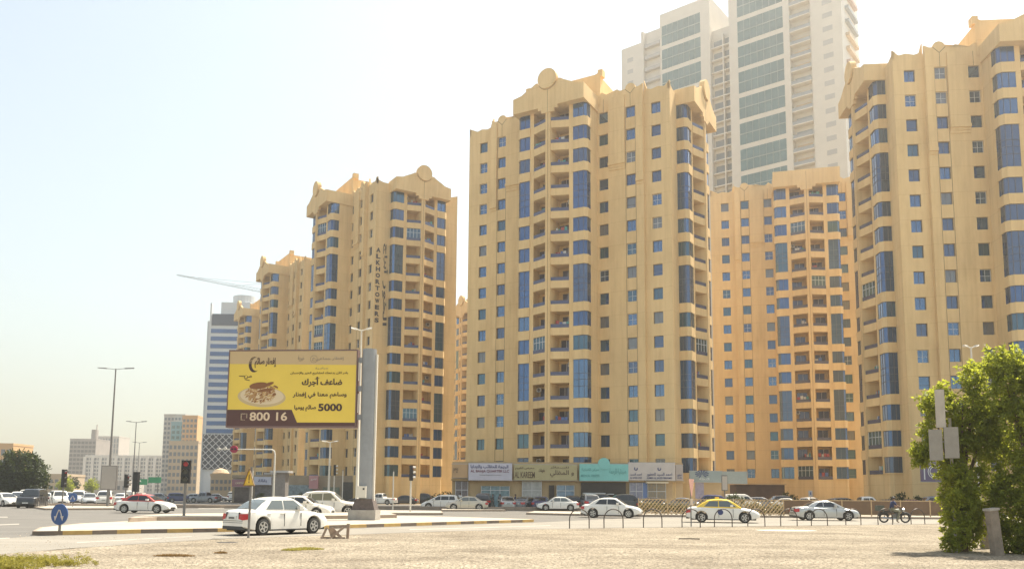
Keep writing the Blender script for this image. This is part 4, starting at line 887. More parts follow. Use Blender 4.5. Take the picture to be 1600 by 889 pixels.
# ------------------------------------------------------------------ people
SKIN = mat('brown_skin', (.25, .14, .09), .6); HAIR = mat('black_hair', (.015, .012, .01), .6)
def body_mesh(nm, verts, edges, radii, m, parent, sub=1):
    me = bpy.data.meshes.new(nm); me.from_pydata(verts, edges, []); o = put(nm, me, parent); me.materials.append(m)
    md = o.modifiers.new('skin', 'SKIN')
    for v, r_ in zip(me.skin_vertices[0].data, radii): v.radius = (r_, r_) if not isinstance(r_, tuple) else r_
    me.skin_vertices[0].data[0].use_root = True; md.use_smooth_shade = True
    s = o.modifiers.new('sub', 'SUBSURF'); s.levels = sub; s.render_levels = sub
    return o
def person(label, loc, rz, J, skin=SKIN, top=None, low=None, cap=None):
    t = thing('person', label, 'person', loc, rz)
    N = ['pel', 'wai', 'che', 'nec', 'hea', 'cro', 'shl', 'ell', 'wrl', 'hal', 'shr', 'elr', 'wrr', 'har', 'hil', 'knl', 'anl', 'tol', 'hir', 'knr', 'anr', 'tor']
    rad = [(.15, .12), (.14, .11), (.17, .12), .055, .095, .075, .065, .045, .035, .042, .065, .045, .035, .042, .09, .062, .042, .045, .09, .062, .042, .045]
    E_ = ['pel-wai', 'wai-che', 'che-nec', 'nec-hea', 'hea-cro', 'che-shl', 'shl-ell', 'ell-wrl', 'wrl-hal', 'che-shr', 'shr-elr', 'elr-wrr', 'wrr-har', 'pel-hil', 'hil-knl', 'knl-anl', 'anl-tol', 'pel-hir', 'hir-knr', 'knr-anr', 'anr-tor']
    ix = {k: i for i, k in enumerate(N)}
    body_mesh('body', [J[k] for k in N], [tuple(ix[q] for q in e.split('-')) for e in E_], rad, skin, t)
    def part(nm, keys, edges, rr, m):
        iy = {k: i for i, k in enumerate(keys)}
        body_mesh(nm, [J[k] for k in keys], [tuple(iy[q] for q in e.split('-')) for e in edges], rr, m, t)
    part('shirt', ['che', 'wai', 'pel', 'shl', 'ell', 'shr', 'elr'], ['che-wai', 'wai-pel', 'che-shl', 'shl-ell', 'che-shr', 'shr-elr'], [(.20, .15), (.175, .145), (.18, .15), .095, .065, .095, .065], top)
    part('trousers', ['pel', 'hil', 'knl', 'anl', 'hir', 'knr', 'anr'], ['pel-hil', 'hil-knl', 'knl-anl', 'pel-hir', 'hir-knr', 'knr-anr'], [(.17, .14), .115, .085, .07, .115, .085, .07], low)
    b = MB(); c = Vector(J['cro']); h = Vector(J['hea'])
    for k in range(6):
        pass
    bm = bmesh.new(); bmesh.ops.create_uvsphere(bm, u_segments=14, v_segments=9, radius=.118)
    for v in bm.verts: v.co = Vector((v.co.x * .92, v.co.y * 1.05 - .012, max(v.co.z, -.02))) + c - Vector((0, 0, .03))
    me = bpy.data.meshes.new('hair'); bm.to_mesh(me); bm.free(); me.materials.append(cap or HAIR); me.polygons.foreach_set('use_smooth', [True] * len(me.polygons)); put('hair', me, t)
    b = MB(); f = h + Vector((0, .098, .02)); b.add([f + Vector((-.018, 0, 0)), f + Vector((.018, 0, 0)), f + Vector((0, 0, .055)), f + Vector((0, .028, .004))], [(0, 1, 3), (1, 2, 3), (2, 0, 3)])
    b.build('nose', skin, t)
    b = MB()
    for s in (-1, 1): b.disc(h + Vector((s * .035, .090, .055)), .013, (0, 1, 0), .012, 8)
    b.box(h.x - .03, h.x + .03, h.y + .086, h.y + .096, h.z - .035, h.z - .025); b.build('eyes_and_mouth', BLACK, t)
    return t
def walk(st=.22, arm=.12):
    J = dict(pel=(0, 0, .93), wai=(0, 0, 1.08), che=(0, .01, 1.32), nec=(0, .02, 1.48), hea=(0, .03, 1.58), cro=(0, .02, 1.68))
    for s, k in ((-1, 'l'), (1, 'r')):
        J['sh' + k] = (s * .18, .01, 1.40); J['el' + k] = (s * .23, -s * arm * .5, 1.14); J['wr' + k] = (s * .24, -s * arm + .05, .92); J['ha' + k] = (s * .24, -s * arm + .08, .83)
        J['hi' + k] = (s * .09, 0, .86); J['kn' + k] = (s * .09, s * st * .5 + .03, .49); J['an' + k] = (s * .09, s * st, .09); J['to' + k] = (s * .1, s * st + .15, .05)
    return J
CL = {k: mat('cloth_' + k, c, .9) for k, c in {'black': (.02, .02, .025), 'plum': (.06, .045, .06), 'navy': (.03, .04, .10), 'blue': (.12, .16, .32), 'greyc': (.16, .15, .16), 'white': (.6, .58, .55), 'brown': (.12, .07, .05)}.items()}
for lb, px, hd, st, tp, lw in (('person in plum top and dark trousers walking between the parked silver cars', 770, 95, .24, 'plum', 'black'), ('person in grey top and wide black trousers standing by the poster shop', 781, 190, .06, 'greyc', 'black'), ('person in navy top stepping past the shop pillar', 805, -80, .25, 'navy', 'black')):
    g = gp(px, 794); person(lb, (g.x, g.y, 0), R(hd), walk(st), top=CL[tp], low=CL[lw])
g = aty(667 / 1.0, 780, 97); person('person in white standing by the grilled shop window', (sx(719, 101), 101.5, .14), R(180), walk(.05), top=CL['white'], low=CL['white'])

# motorcycle and rider
def motorcycle():
    g = gp(1398, 816.5); t = thing('motorcycle', 'dark motorcycle with a rear carrier stopped at the hoop railings', 'motorcycle', (g.x, g.y, .004), R(-6))
    for x in (-.68, .68):
        b = MB(); b.tube([(x + .27 * math.cos(R(a)), 0, .32 + .27 * math.sin(R(a))) for a in range(0, 361, 20)], .055, 8, cap=False); o = b.build('wheel', RUBBER, t, True)
        q = MB(); q.tube([(x, -.05, .32), (x, .05, .32)], .06, 10)
        for a in range(0, 180, 30): q.tube([(x + .25 * math.cos(R(a)), 0, .32 + .25 * math.sin(R(a))), (x - .25 * math.cos(R(a)), 0, .32 - .25 * math.sin(R(a)))], .008, 4)
        q.build('rim', RIM, o)
        q = MB(); q.tube([(x + .36 * math.cos(R(a)), 0, .32 + .36 * math.sin(R(a))) for a in range(20, 161, 20)], .05, 6); q.build('mudguard', DARKP, t, True)
    b = MB(); b.tube([(.68, 0, .32), (.55, 0, .62), (.42, 0, .98)], .03, 8); b.tube([(.46, 0, .9), (.1, 0, .62), (-.1, 0, .35), (-.68, 0, .32)], .03, 8); b.tube([(.1, 0, .66), (-.5, 0, .68), (-.95, 0, .72)], .028, 8); b.tube([(-.68, 0, .32), (-.5, 0, .68)], .03, 8); b.build('frame', DARKP, t, True)
    b = MB(); b.tube([(.42, 0, .72), (.25, 0, .80), (.02, 0, .78), (-.08, 0, .72)], [.06, .15, .14, .06], 12); b.build('fuel_tank', paint('olive_tank', (.10, .12, .09)), t, True)
    b = MB(); b.box(-.68, -.02, -.13, .13, .72, .80); b.build('seat', BLACK, t)
    b = MB(); b.box(-.15, .28, -.15, .15, .24, .56); b.tube([(.1, 0, .4), (.16, 0, .62)], .11, 10); b.build('engine', mat('engine_metal', (.18, .18, .17), .45, metal=.6), t)
    b = MB(); b.tube([(.2, -.16, .30), (-.2, -.19, .26), (-.85, -.2, .36)], [.025, .04, .05], 8); b.build('exhaust', RIM, t, True)
    b = MB(); b.tube([(.30, -.36, 1.04), (.40, -.2, 1.02), (.43, 0, .98), (.40, .2, 1.02), (.30, .36, 1.04)], .016, 6); b.build('handlebar', BLACK, t)
    b = MB(); b.disc((.58, 0, .86), .10, (1, 0, 0), .12, 16); b.build('headlight', CLEARL, t)
    b = MB(); b.box(-1.15, -.70, -.26, .26, .78, 1.14); b.build('delivery_box', mat('delivery_box_dark', (.07, .08, .06), .6), t)
    b = MB(); b.tube([(-.05, .1, .28), (.0, .28, .02)], .014, 5); b.build('kickstand', BLACK, t)
    J = dict(pel=(-.18, 0, .90), wai=(-.15, 0, 1.05), che=(-.07, 0, 1.29), nec=(-.03, 0, 1.45), hea=(.0, 0, 1.55), cro=(-.01, 0, 1.65))
    for s, k in ((1, 'l'), (-1, 'r')):
        J['sh' + k] = (-.06, s * .18, 1.37); J['el' + k] = (.06, s * .30, 1.16); J['wr' + k] = (.25, s * .33, 1.06); J['ha' + k] = (.32, s * .33, 1.04)
        J['hi' + k] = (-.14, s * .1, .87); J['kn' + k] = (.28, s * .2, .74); J['an' + k] = (.06, s * .24, .10 if s < 0 else .35); J['to' + k] = (.22, s * .24, .05 if s < 0 else .32)
    # same pose, turned so the figure faces along its own +y
    J = {k: (-v[1], v[0], v[2]) for k, v in J.items()}
    person('person in dark blue top and pale trousers sitting on the motorcycle', (g.x, g.y, .004), R(-96), J, top=CL['navy'], low=mat('cloth_khaki', (.20, .19, .13), .9), cap=BLACK)
motorcycle()

# ------------------------------------------------------------------ billboard
def billboard():
    base = gp(569, 811.8, .15); Y = base.y; D = R(-4)
    t = thing('billboard', 'large yellow Arabic billboard on a thick grey column', 'billboard', (base.x, base.y, .15), D)
    P = lambda px, py: aty(px, py, Y)
    sc_ = (P(558, 700).x - P(358, 700).x) / 200
    xl, xr = P(354, 605).x - base.x, P(557.5, 605).x - base.x; zt, zb = P(456, 548).z - .15, P(456, 665).z - .15
    W, H = xr - xl, zt - zb; cx = (xl + xr) / 2
    topz = P(572, 546).z - .15
    b = MB(); b.prism([(x * .42 + .06, y * .42) for x, y in [(math.cos(R(a)), math.sin(R(a))) for a in range(0, 360, 15)]], .3, topz); b.build('column', STEEL, t, True)
    b = MB(); b.box(.47, .57, -.10, .10, .6, topz - .3); b.build('pale_column_strip', WPOLE, t)  # pale upright strip along the right side of the column
    b = MB(); b.box(-.80, .80, -.65, .65, 0, .58); b.build('plinth', CONC, t)
    b = MB(); v = [(-.66, -.55, .58), (.72, -.55, .58), (.72, .55, .58), (-.66, .55, .58), (-.42, -.46, 1.22), (.54, -.46, 1.22), (.54, .46, 1.22), (-.42, .46, 1.22)]; b.add(v, [(4, 5, 6, 7), (0, 1, 5, 4), (1, 2, 6, 5), (2, 3, 7, 6), (3, 0, 4, 7)]); b.build('skirt', mat('dark_skirt', (.12, .095, .085), .8, var=.3, scale=4), t)
    b = MB(); b.box(-.34, .20, -.60, -.36, 1.28, 1.95); o = b.build('control_box', WPOLE, t)
    b = MB(); b.box(.02, .12, -.615, -.60, 1.74, 1.84); b.build('label_plate', BLACK, o)
    b = MB(); b.box(xl - .06, xr + .06, -.28, .30, zb - .10, zb); b.box(xl - .06, xr + .06, -.28, .30, zt, zt + .08); b.box(xr, xr + .07, -.28, .30, zb, zt); b.box(xl - .06, xl, -.28, .30, zb, zt); b.build('frame', mat('billboard_frame', (.16, .10, .09), .6), t)
    b = MB()
    for q in (.12, .5, .88): b.box(xr, -.28, -.12, .12, zb + H * q - .15, zb + H * q + .15)
    b.build('bracket', STEEL, t)
    b = MB()
    for q in (.30, .72): b.tube([(xr + .16, -.25, zb + H * q - .55), (xr + .16, -.25, zb + H * q + .55)], .035, 6)
    b.build('lamp_tube', WPOLE, t)
    f = MB(); f.box(xl, xr, -.25, .28, zb, zt); f.build('panel', mat('print_yellow', (.74, .54, .075), .55, var=.05, scale=.6), t)
    def pr(nm, poly, m, lift=.256): q = MB(); q.plate([(xl + x * W, zb + z * H) for x, z in poly], -lift, -lift + .003); return q.build(nm, m, t)
    brown = mat('print_brown', (.085, .035, .03), .6); beige = mat('print_beige', (.52, .38, .20), .55)
    pr('printed_band', [(0, .83), (1, .81), (1, 1), (0, 1)], beige)
    pr('printed_band', [(0, 0), (1, 0), (1, .045), (.55, .045), (.505, .215), (0, .215)], brown)
    def tx(s_, x, z, w_, h_, m, bold=.0): lettering(s_, w_ * W, h_ * H, xl + x * W, -.262, zb + z * H, m, t, bold=bold)
    ink = mat('print_ink', (.05, .022, .018), .6); pale = mat('print_pale', (.66, .52, .36), .6); grey = mat('print_grey', (.26, .22, .17), .6)
    tx('800 16', .325, .125, .295, .115, pale, .02)
    tx('5000', .805, .245, .185, .10, ink, .03); tx(arabic('صائم يوميا'), .61, .235, .17, .085, ink, .02)
    tx(arabic('وساهم معنا في إفطار'), .72, .405, .42, .085, ink, .02); tx(arabic('ضاعف أجرك'), .735, .585, .315, .135, ink, .03)
    tx(arabic('بادر الآن بدعمك لمشاريع الخير والإحسان'), .71, .70, .45, .045, ink); tx(arabic('مبادرة'), .73, .765, .10, .03, grey)
    tx(arabic('إفطار صائم'), .285, .845, .17, .14, ink, .02)
    a = [(math.cos(R(q)), math.sin(R(q))) for q in range(60, 301, 12)]; cr = [(.195 + .043 * x, .82 + .105 * z) for x, z in a] + [(.212 + .043 * x * .86, .825 + .105 * z * .86) for x, z in a[::-1]]
    for i in range(len(a) - 1): pr('crescent', [cr[i], cr[i + 1], cr[-2 - i], cr[-1 - i]], ink)
    tx(arabic('إفطار جماعي'), .79, .89, .22, .055, grey); tx(arabic('خيرية'), .565, .90, .05, .08, grey)
    for i in range(16):
        q0, q1 = R(i * 22.5), R(i * 22.5 + 22.5); c_ = lambda q, r_: (.665 + .030 * r_ * math.cos(q), .89 + .052 * r_ * math.sin(q))
        pr('emblem_ring', [c_(q0, 1), c_(q1, 1), c_(q1, .85), c_(q0, .85)], grey)
    tx(arabic('خ'), .665, .89, .025, .05, grey)
    tx(arabic('من'), .15, .655, .06, .05, ink); tx(arabic('ـــ'), .105, .665, .05, .008, ink); pr('underline', [(.125, .615), (.165, .60), (.165, .61), (.125, .625)], ink)
    # printed dish of rice and meat
    el = lambda cx_, cz_, rx, rz, n=28, tilt=0: [(cx_ + rx * math.cos(R(i * 360 / n)) * math.cos(tilt) - rz * math.sin(R(i * 360 / n)) * math.sin(tilt) * .6, cz_ + rx * math.cos(R(i * 360 / n)) * math.sin(tilt) * 1.7 + rz * math.sin(R(i * 360 / n)) * math.cos(tilt)) for i in range(n)]
    dish = pr('dish', el(.265, .385, .19, .135, tilt=-.05), mat('print_dish_rim', (.52, .40, .22), .6), .257)
    pr('dish', el(.268, .40, .172, .115, tilt=-.05), mat('print_dish', (.64, .52, .34), .6), .261)
    rr = random.Random(5); rice = [mat('print_rice_%d' % i, c_, .7) for i, c_ in enumerate(((.42, .24, .09), (.34, .17, .06), (.52, .34, .14), (.22, .09, .03)))]
    q = [MB() for _ in rice]
    for i in range(230):
        r_ = math.sqrt(rr.random()); a_ = rr.uniform(0, 6.283); x, z = .262 + .125 * r_ * math.cos(a_), .43 + .12 * r_ * math.sin(a_); l = rr.uniform(.008, .02); th = rr.uniform(0, 3.14); n_ = .004
        dx, dz = l * math.cos(th), l * math.sin(th) * 1.7; k = rr.randrange(4)
        lf = .264 + .0005 * (i % 8)
        q[k].plate([(xl + (x - dx - n_) * W, zb + (z - dz) * H), (xl + (x + n_) * W, zb + (z - .008) * H), (xl + (x + dx + n_) * W, zb + (z + dz) * H), (xl + (x - n_) * W, zb + (z + .012) * H)], -lf, -lf + .0003)
    for mb_, m in zip(q, rice): mb_.build('printed_rice', m, t)
    for cx_, cz_, rx, rz, tl in ((.24, .535, .075, .045, .1), (.31, .55, .05, .022, .35), (.29, .475, .06, .02, .15), (.375, .52, .02, .012, -.5), (.365, .42, .014, .018, 0)):
        pr('printed_meat', el(cx_, cz_, rx, rz, 18, tl), rice[3], .2695 + .0006 * cx_)
    # handset mark
    pr('handset_mark', [(.105, .075), (.115, .075), (.115, .165), (.105, .165)], pale); pr('handset_mark', [(.15, .10), (.158, .10), (.158, .165), (.15, .165)], pale); pr('handset_mark', [(.115, .155), (.15, .155), (.15, .165), (.115, .165)], pale); pr('handset_mark', [(.115, .075), (.140, .075), (.140, .084), (.115, .084)], pale)
billboard()

# ------------------------------------------------------------------ lamps, signals, signs
def lamp(label, px, py, Y, H=12.9, head=1.35, r=.11, m=POLE, side=1):
    p = aty(px, py, Y); H = p.z; bs = gp(px, 790)
    t = thing('street_lamp', label, 'street lamp', (p.x, Y, 0), 0, 'street lamps along the roads')
    b = MB(); b.tube([(0, 0, 0), (0, 0, .9), (0, 0, .95), (0, 0, H)], [r * 1.4, r * 1.35, r, r * .5], 10); b.build('pole', m, t, True)
    for s in (-1, 1):
        b = MB(); b.tube([(0, 0, H - .1), (s * .4 * head, 0, H), (s * .65 * head, 0, H + .05)], .04, 6); a = b.build('arm', m, t, True)
        b = MB(); b.add([(s * .6 * head, -.16, H - .02), (s * 1.15 * head, -.2, H + .06), (s * 1.2 * head, -.12, H + .16), (s * .62 * head, -.1, H + .12), (s * .6 * head, .16, H - .02), (s * 1.15 * head, .2, H + .06), (s * 1.2 * head, .12, H + .16), (s * .62 * head, .1, H + .12)], [(0, 1, 2, 3), (4, 7, 6, 5), (0, 4, 5, 1), (1, 5, 6, 2), (2, 6, 7, 3), (3, 7, 4, 0)]); b.build('lamp_head', m, t)
    return t
lamp('tall dark double street lamp above the empty poster box', 181, 576, 112, head=2.1, r=.17)
lamp('smaller double street lamp standing farther behind the poster box', 213, 659, 128)
lamp('faint distant double street lamp between the two taller lamps', 218, 691, 190)
lamp('double street lamp whose white heads show over the billboard column', 565, 515, 58.5, m=WPOLE, head=.62)
lamp('short pale double lamp between the white estate SUV and the left tower', 516, 690, 92, m=WPOLE, head=.75, r=.14)
lamp('pale double street lamp rising behind the green tree', 1517, 542, 60, m=WPOLE, head=.45)
for lb, px, py, Y in (('thin grey post behind the nearest signal', 615, 737, 84), ('slim post at the dish-topped shop, right of the white lamp', 536, 735, 100), ('slim post left of the grey kiosk', 395, 735, 70)):
    p = aty(px, py, Y); t = thing('post', lb, 'post', (p.x, Y, 0)); b = MB(); b.tube([(0, 0, 0), (0, 0, p.z)], .06, 8); b.build('pole', WPOLE, t)
    b = MB(); b.tube([(0, 0, p.z), (0, 0, p.z + .08)], [.08, .03], 8); b.build('cap', POLE, t)
LREDL = mat('signal_lens_red', (.35, .02, .03), .3); LAMB = mat('signal_lens_dark', (.05, .05, .04), .3)
def signal(label, px, pyb, pyt, face=0, pole_m=POLE, head_h=1.3, Y=None, side=0, faces=3):
    g = gp(px, pyb, .16) if Y is None else Vector((aty(px, 770, Y).x, Y, 0)); H = aty(px, pyt, g.y).z
    t = thing('traffic_signal', label, 'traffic light', (g.x, g.y, g.z), R(face), 'traffic lights at the junction'); H -= g.z
    b = MB(); b.tube([(0, 0, 0), (0, 0, H - (head_h * .6 if not side else 0))], .075, 10); b.build('pole', pole_m, t, True)
    b = MB(); x = side; b.box(x - .24, x + .24, -.17, .12, H - head_h, H)
    if side: b.tube([(0, 0, H - .2), (side, 0, H - .2)], .04, 6)
    o = b.build('signal_head', BLACK, t)
    for i in range(3):
        z = H - head_h * (i + .5) / 3
        q = MB(); q.disc((x, -.18, z), .13, (0, 1, 0), .03, 16); q.build('lens', LREDL if i == 0 else LAMB, o)
        q = MB(); v = []
        for a in range(0, 181, 20): v += [(x + .16 * math.cos(R(a)), -.17, z + .16 * math.sin(R(a))), (x + .17 * math.cos(R(a)), -.40, z + .15 * math.sin(R(a)))]
        q.add(v, [(2 * k, 2 * k + 1, 2 * k + 3, 2 * k + 2) for k in range(9)]); q.build('visor', POLE if pole_m is POLE else WPOLE, o)
    return t
signal('black three-lamp signal standing on the raised island before the office tower', 287, 810.5, 719, 10)
signal('dark signal seen from behind beside the poster box', 210, 796, 737, 160, head_h=1.7)
signal('narrow dark signal left of the one beside the poster box', 195, 792, 741, 90)
signal('dark signal on a thin pole by the left tree', 97, 790, 733, 75, head_h=1.9)
signal('white signal post whose lamps face sideways near the lettered tower', 641, 799, 727, 90, pole_m=WPOLE, side=.0)
signal('lamp-less looking signal on the short post by the pale double lamp', 521, 790, 726, 100, pole_m=WPOLE)
# mast arm with a red signal
def mast():
    Y = 80.0; p = aty(430, 702, Y); q = aty(366, 702, Y); t = thing('mast_arm_signal', 'grey mast arm reaching left with a round red-faced signal', 'traffic light', (p.x, Y, 0), 0, 'traffic lights at the junction')
    H = p.z; L = q.x - p.x
    b = MB(); b.tube([(0, 0, 0), (0, 0, H - .5), (-.08, 0, H - .15), (-.35, 0, H), (L + .3, 0, H)], [.10, .085, .08, .07, .05], 8); b.build('pole', WPOLE, t, True)
    b = MB(); b.disc((L, -.05, H), .36, (0, 1, 0), .2, 18); o = b.build('signal_head', mat('signal_red_board', (.33, .02, .06), .5), t)
    b = MB()
    for s in (-1, 1): b.disc((L + s * .15, -.17, H), .10, (0, 1, 0), .04, 12)
    b.build('lens', BLACK, o)
    b = MB(); b.tube([(L - .3, 0, H), (L - 1.4, 0, H + .02)], .03, 6); b.disc((L - 1.5, 0, H), .14, (0, 1, 0), .15, 10); b.disc((L - .9, 0, H + .05), .16, (0, 1, 0), .15, 10); b.build('camera_bracket', WPOLE, t)
mast()
# signs on poles
def pole_sign(name, label, px, pyb, pyt, rot, build, z=0.16, r=.035, lean=0, Y=None, m=POLE):
    g = gp(px, pyb, z) if Y is None else Vector((aty(px, 770, Y).x, Y, 0)); H = aty(px, pyt, g.y).z - g.z
    t = thing(name, label, 'sign', tuple(g), R(rot)); b = MB(); b.tube([(0, 0, 0), (lean * H, 0, H)], r, 8); b.build('pole', m, t, True); build(t, H); return t
BLUE = mat('sign_blue', (.035, .09, .25), .4); YEL = mat('sign_yellow', (.75, .47, .04), .45); WH = mat('sign_white', (.65, .64, .60), .5)
def arrows(t, c, s, r):
    q = MB()
    for k in (-1, 1):
        q.tube([(k * .02 * s + c[0], c[1], c[2] + .16 * s), (k * .09 * s + c[0], c[1], c[2] + .02 * s), (k * .15 * s + c[0], c[1], c[2] - .14 * s)], .022 * s, 5)
        x, z = c[0] + k * .16 * s, c[2] - .17 * s
        q.add([(x - .09 * s, c[1] - .004, z + .07 * s), (x + .08 * s, c[1] - .004, z + .09 * s), (x + k * .03 * s, c[1] - .004, z - .12 * s)], [(0, 1, 2)])
    q.build('arrow_mark', WH, t)
def blue_round(t, H):
    b = MB(); b.disc((0, -.05, H - .38), .40, (0, 1, 0), .03, 32); b.build('plate', BLUE, t); arrows(t, (0, -.075, H - .36), .95, 1)
pole_sign('keep_either_side_sign', 'blue round sign with two white arrows on the striped island tip', 93, 829, 787.5, -17, blue_round, r=.05)
def blue_small(t, H):
    b = MB(); b.disc((0, -.05, H - .42), .45, (0, 1, 0), .03, 28); b.build('plate', BLUE, t); arrows(t, (0, -.075, H - .42), 1, 1)
pole_sign('keep_either_side_sign', 'distant blue round arrow sign among the parked white vehicles', 113, 791.5, 770, 10, blue_small)
def yellow_tri(t, H):
    tri = lambda s: [(-.36 * s, H - .70 - .0 + (1 - s) * .2), (.36 * s, H - .70 + (1 - s) * .2), (0, H - .06 - (1 - s) * .4)]
    b = MB(); b.plate(tri(1), -.07, -.045); b.build('plate', YEL, t)
    q = MB(); T_ = tri(1)
    for i in range(3):
        a, c = Vector((*T_[i], 0)), Vector((*T_[(i + 1) % 3], 0)); q.tube([(a.x, -.075, a.y), (c.x, -.075, c.y)], .025, 4)
    q.box(-.03, .03, -.08, -.071, H - .5, H - .28); q.box(-.03, .03, -.08, -.071, H - .60, H - .54); q.build('warning_mark', mat('sign_ink_brown', (.20, .11, .03), .6), t)
pole_sign('warning_sign', 'yellow triangular warning sign on a leaning pole by the nearest sedan', 388, 840, 729, -40, yellow_tri, z=0, r=.045, lean=.012)
def giveway(t, H):
    b = MB(); b.plate([(-.42, H), (.42, H), (.05, H - .95), (-.05, H - .95)], -.06, -.035); b.build('plate', mat('faded_pink_sign', (.55, .30, .24), .6, var=.1), t)
    b = MB(); b.box(-.22, .22, -.06, -.035, H - 1.45, H - 1.08); b.build('sub_plate', mat('faded_sub_plate', (.42, .34, .26), .6), t)
pole_sign('give_way_sign', 'faded pink inverted triangle sign before the lattice fence', 1080, 822, 748, 58, giveway, z=0)
def poster(t, H):
    b = MB(); b.box(-.80, .80, -.16, .16, H - 2.55, H); o = b.build('cabinet', POLE, t)
    b = MB(); b.box(-.73, .73, -.18, -.165, H - 2.47, H - .08); b.build('poster', mat('blank_poster', (.34, .31, .28), .4, var=.06), o)
pole_sign('poster_box', 'blank grey poster box on a single post below the tall lamp', 168, 790.5, 727, 8, poster, r=.16)
def poster2(t, H):
    b = MB(); b.box(-.32, .32, -.1, .1, H - 1.75, H); o = b.build('cabinet', POLE, t)
    b = MB(); b.box(-.28, .28, -.115, -.102, H - 1.68, H - .12); b.build('poster', mat('blank_cream_poster', (.60, .50, .40), .5), o)
pole_sign('poster_box', 'narrow cream poster box on a post behind the yellow-roofed taxi', 1133, 796, 742, 0, poster2, r=.06)
def square(t, H):
    b = MB(); b.box(-.24, .24, -.05, -.02, H - .75, H); b.build('plate', WH, t); b = MB(); b.tube([(.0, -.056, H - .2), (.0, -.056, H - .5)], .06, 6); b.build('mark', BLUE, t)
pole_sign('square_sign', 'small white square sign behind the silver coupe', 1267, 796, 766, 0, square)
t = thing('direction_sign', 'green overhead direction sign far down the road', 'sign', (aty(230, 770, 210).x, 210, 0))
b = MB(); b.box(-3.1, -.2, 0, .15, aty(222, 757, 210).z, aty(222, 748, 210).z); b.box(.1, 3.3, .02, .17, aty(236, 754, 210).z, aty(236, 745, 210).z); b.build('panel', mat('direction_green', (.03, .30, .13), .5), t)
b = MB(); b.tube([(-2.5, .2, 0), (-2.5, .2, 5.8)], .12, 6); b.tube([(2.5, .2, 0), (2.5, .2, 6)], .12, 6); b.build('pole', POLE, t)

# ------------------------------------------------------------------ hoop railings
hoops = [(890.6, 920, 825), (944, 973.5, 824.8), (1005, 1035, 824), (1066, 1094, 823.5), (1117.6, 1143, 822.8), (1169, 1195, 822), (1220, 1245.6, 821.5), (1268, 1293, 820.8), (1321, 1346, 820), (1371, 1396, 819.2), (1423, 1446, 818.6), (1470, 1493, 818)]
HOOPM = mat('dark_hoop_steel', (.07, .055, .045), .45, metal=.4)
n_hoop = ['leftmost hoop of the low railing', 'hoop railing in front of the tail of the tinted white sedan', 'hoop railing ahead of the nose of the tinted white sedan', 'hoop railing at the faded pink triangle sign', 'hoop railing across the door emblem of the yellow-roofed taxi', 'hoop railing ahead of the nose of the yellow-roofed taxi', 'hoop railing at the tail of the silver coupe', 'hoop railing in front of the door of the silver coupe', 'hoop railing at the nose of the silver coupe', 'hoop railing around the rear wheel of the motorcycle', 'hoop railing just ahead of the motorcycle', 'last hoop railing half swallowed by the tree']
hp = None
for lb, (a, c, y) in zip(n_hoop, hoops):
    A, C_ = gp(a, y), gp(c, y); Lh = 1.02
    if hp is None:
        b = MB(); pts = [(-Lh / 2, 0, -.1), (-Lh / 2, 0, .45)] + [(-Lh / 2 * math.cos(R(q)), 0, .45 + .52 * math.sin(R(q))) for q in range(15, 180, 15)] + [(Lh / 2, 0, .45), (Lh / 2, 0, -.1)]
        b.tube(pts, .028, 8); hp = b.mesh('hoop_railing', HOOPM, True)
    o = put('hoop_railing', hp, None, tuple((A + C_) / 2), math.atan2(C_.y - A.y, C_.x - A.x) + random.uniform(-.04, .04)); tag(o, lb, 'railing', 'hoop railings along the slip road'); o.rotation_euler.x = random.uniform(-.03, .03)
# lattice fence and hedge
def fence():
    A = gp(998, 803.4, .15); B = gp(1500, 807.4, .15); d = B - A; L = d.length; split = L * .455
    t = thing('lattice_fence', 'rusty lattice fence with brown screens on its right half', 'fence', tuple(A), math.atan2(d.y, d.x))
    rust = mat('rusty_fence', (.55, .39, .21), .7, var=.3, scale=3); scr = mat('brown_screen', (.17, .105, .06), .85, var=.2, scale=2)
    n = 11; H = 1.25
    for i in range(n + 1): b = MB(); x = L * i / n; b.box(x - .035, x + .035, -.035, .035, 0, H + .08); b.build('post', rust, t)
    for z in (.12, H): b = MB(); b.box(0, L, -.025, .025, z - .03, z + .03); b.build('rail', rust, t)
    b = MB(); x = -1.0
    while x < split:
        for s in (1, -1):
            x0, x1, z0, z1 = x, x + .95, .12, H
            if s < 0: z0, z1 = z1, z0
            if x0 < 0: z0 += (z1 - z0) * (-x0) / .95; x0 = 0
            if x1 > split: z1 -= (z1 - z0) * (x1 - split) / max(.01, x1 - x0); x1 = split
            if x1 > x0: b.add([(x0, -.012 * s, z0), (x0 + (.11 if s > 0 else .05), -.012 * s, z0), (x1 + (.11 if s > 0 else .05), -.012 * s, z1), (x1, -.012 * s, z1)], [(0, 1, 2, 3)])
        x += .30
    b.build('lattice', rust, t)
    b = MB()
    for i in range(n):
        x0, x1 = L * i / n + .05, L * (i + 1) / n - .05
        if x0 > split - 1: b.box(max(x0, split), x1, -.02, .0, .14, H - .03)
    b.build('screen', scr, t)
    b = MB()
    for i in range(int(L / .22)): b.tube([(i * .22, 0, H), (i * .22, 0, H + .14)], .008, 4)
    b.build('spikes', rust, t)
    return A, d.normalized(), L
FA, FD, FL = fence()

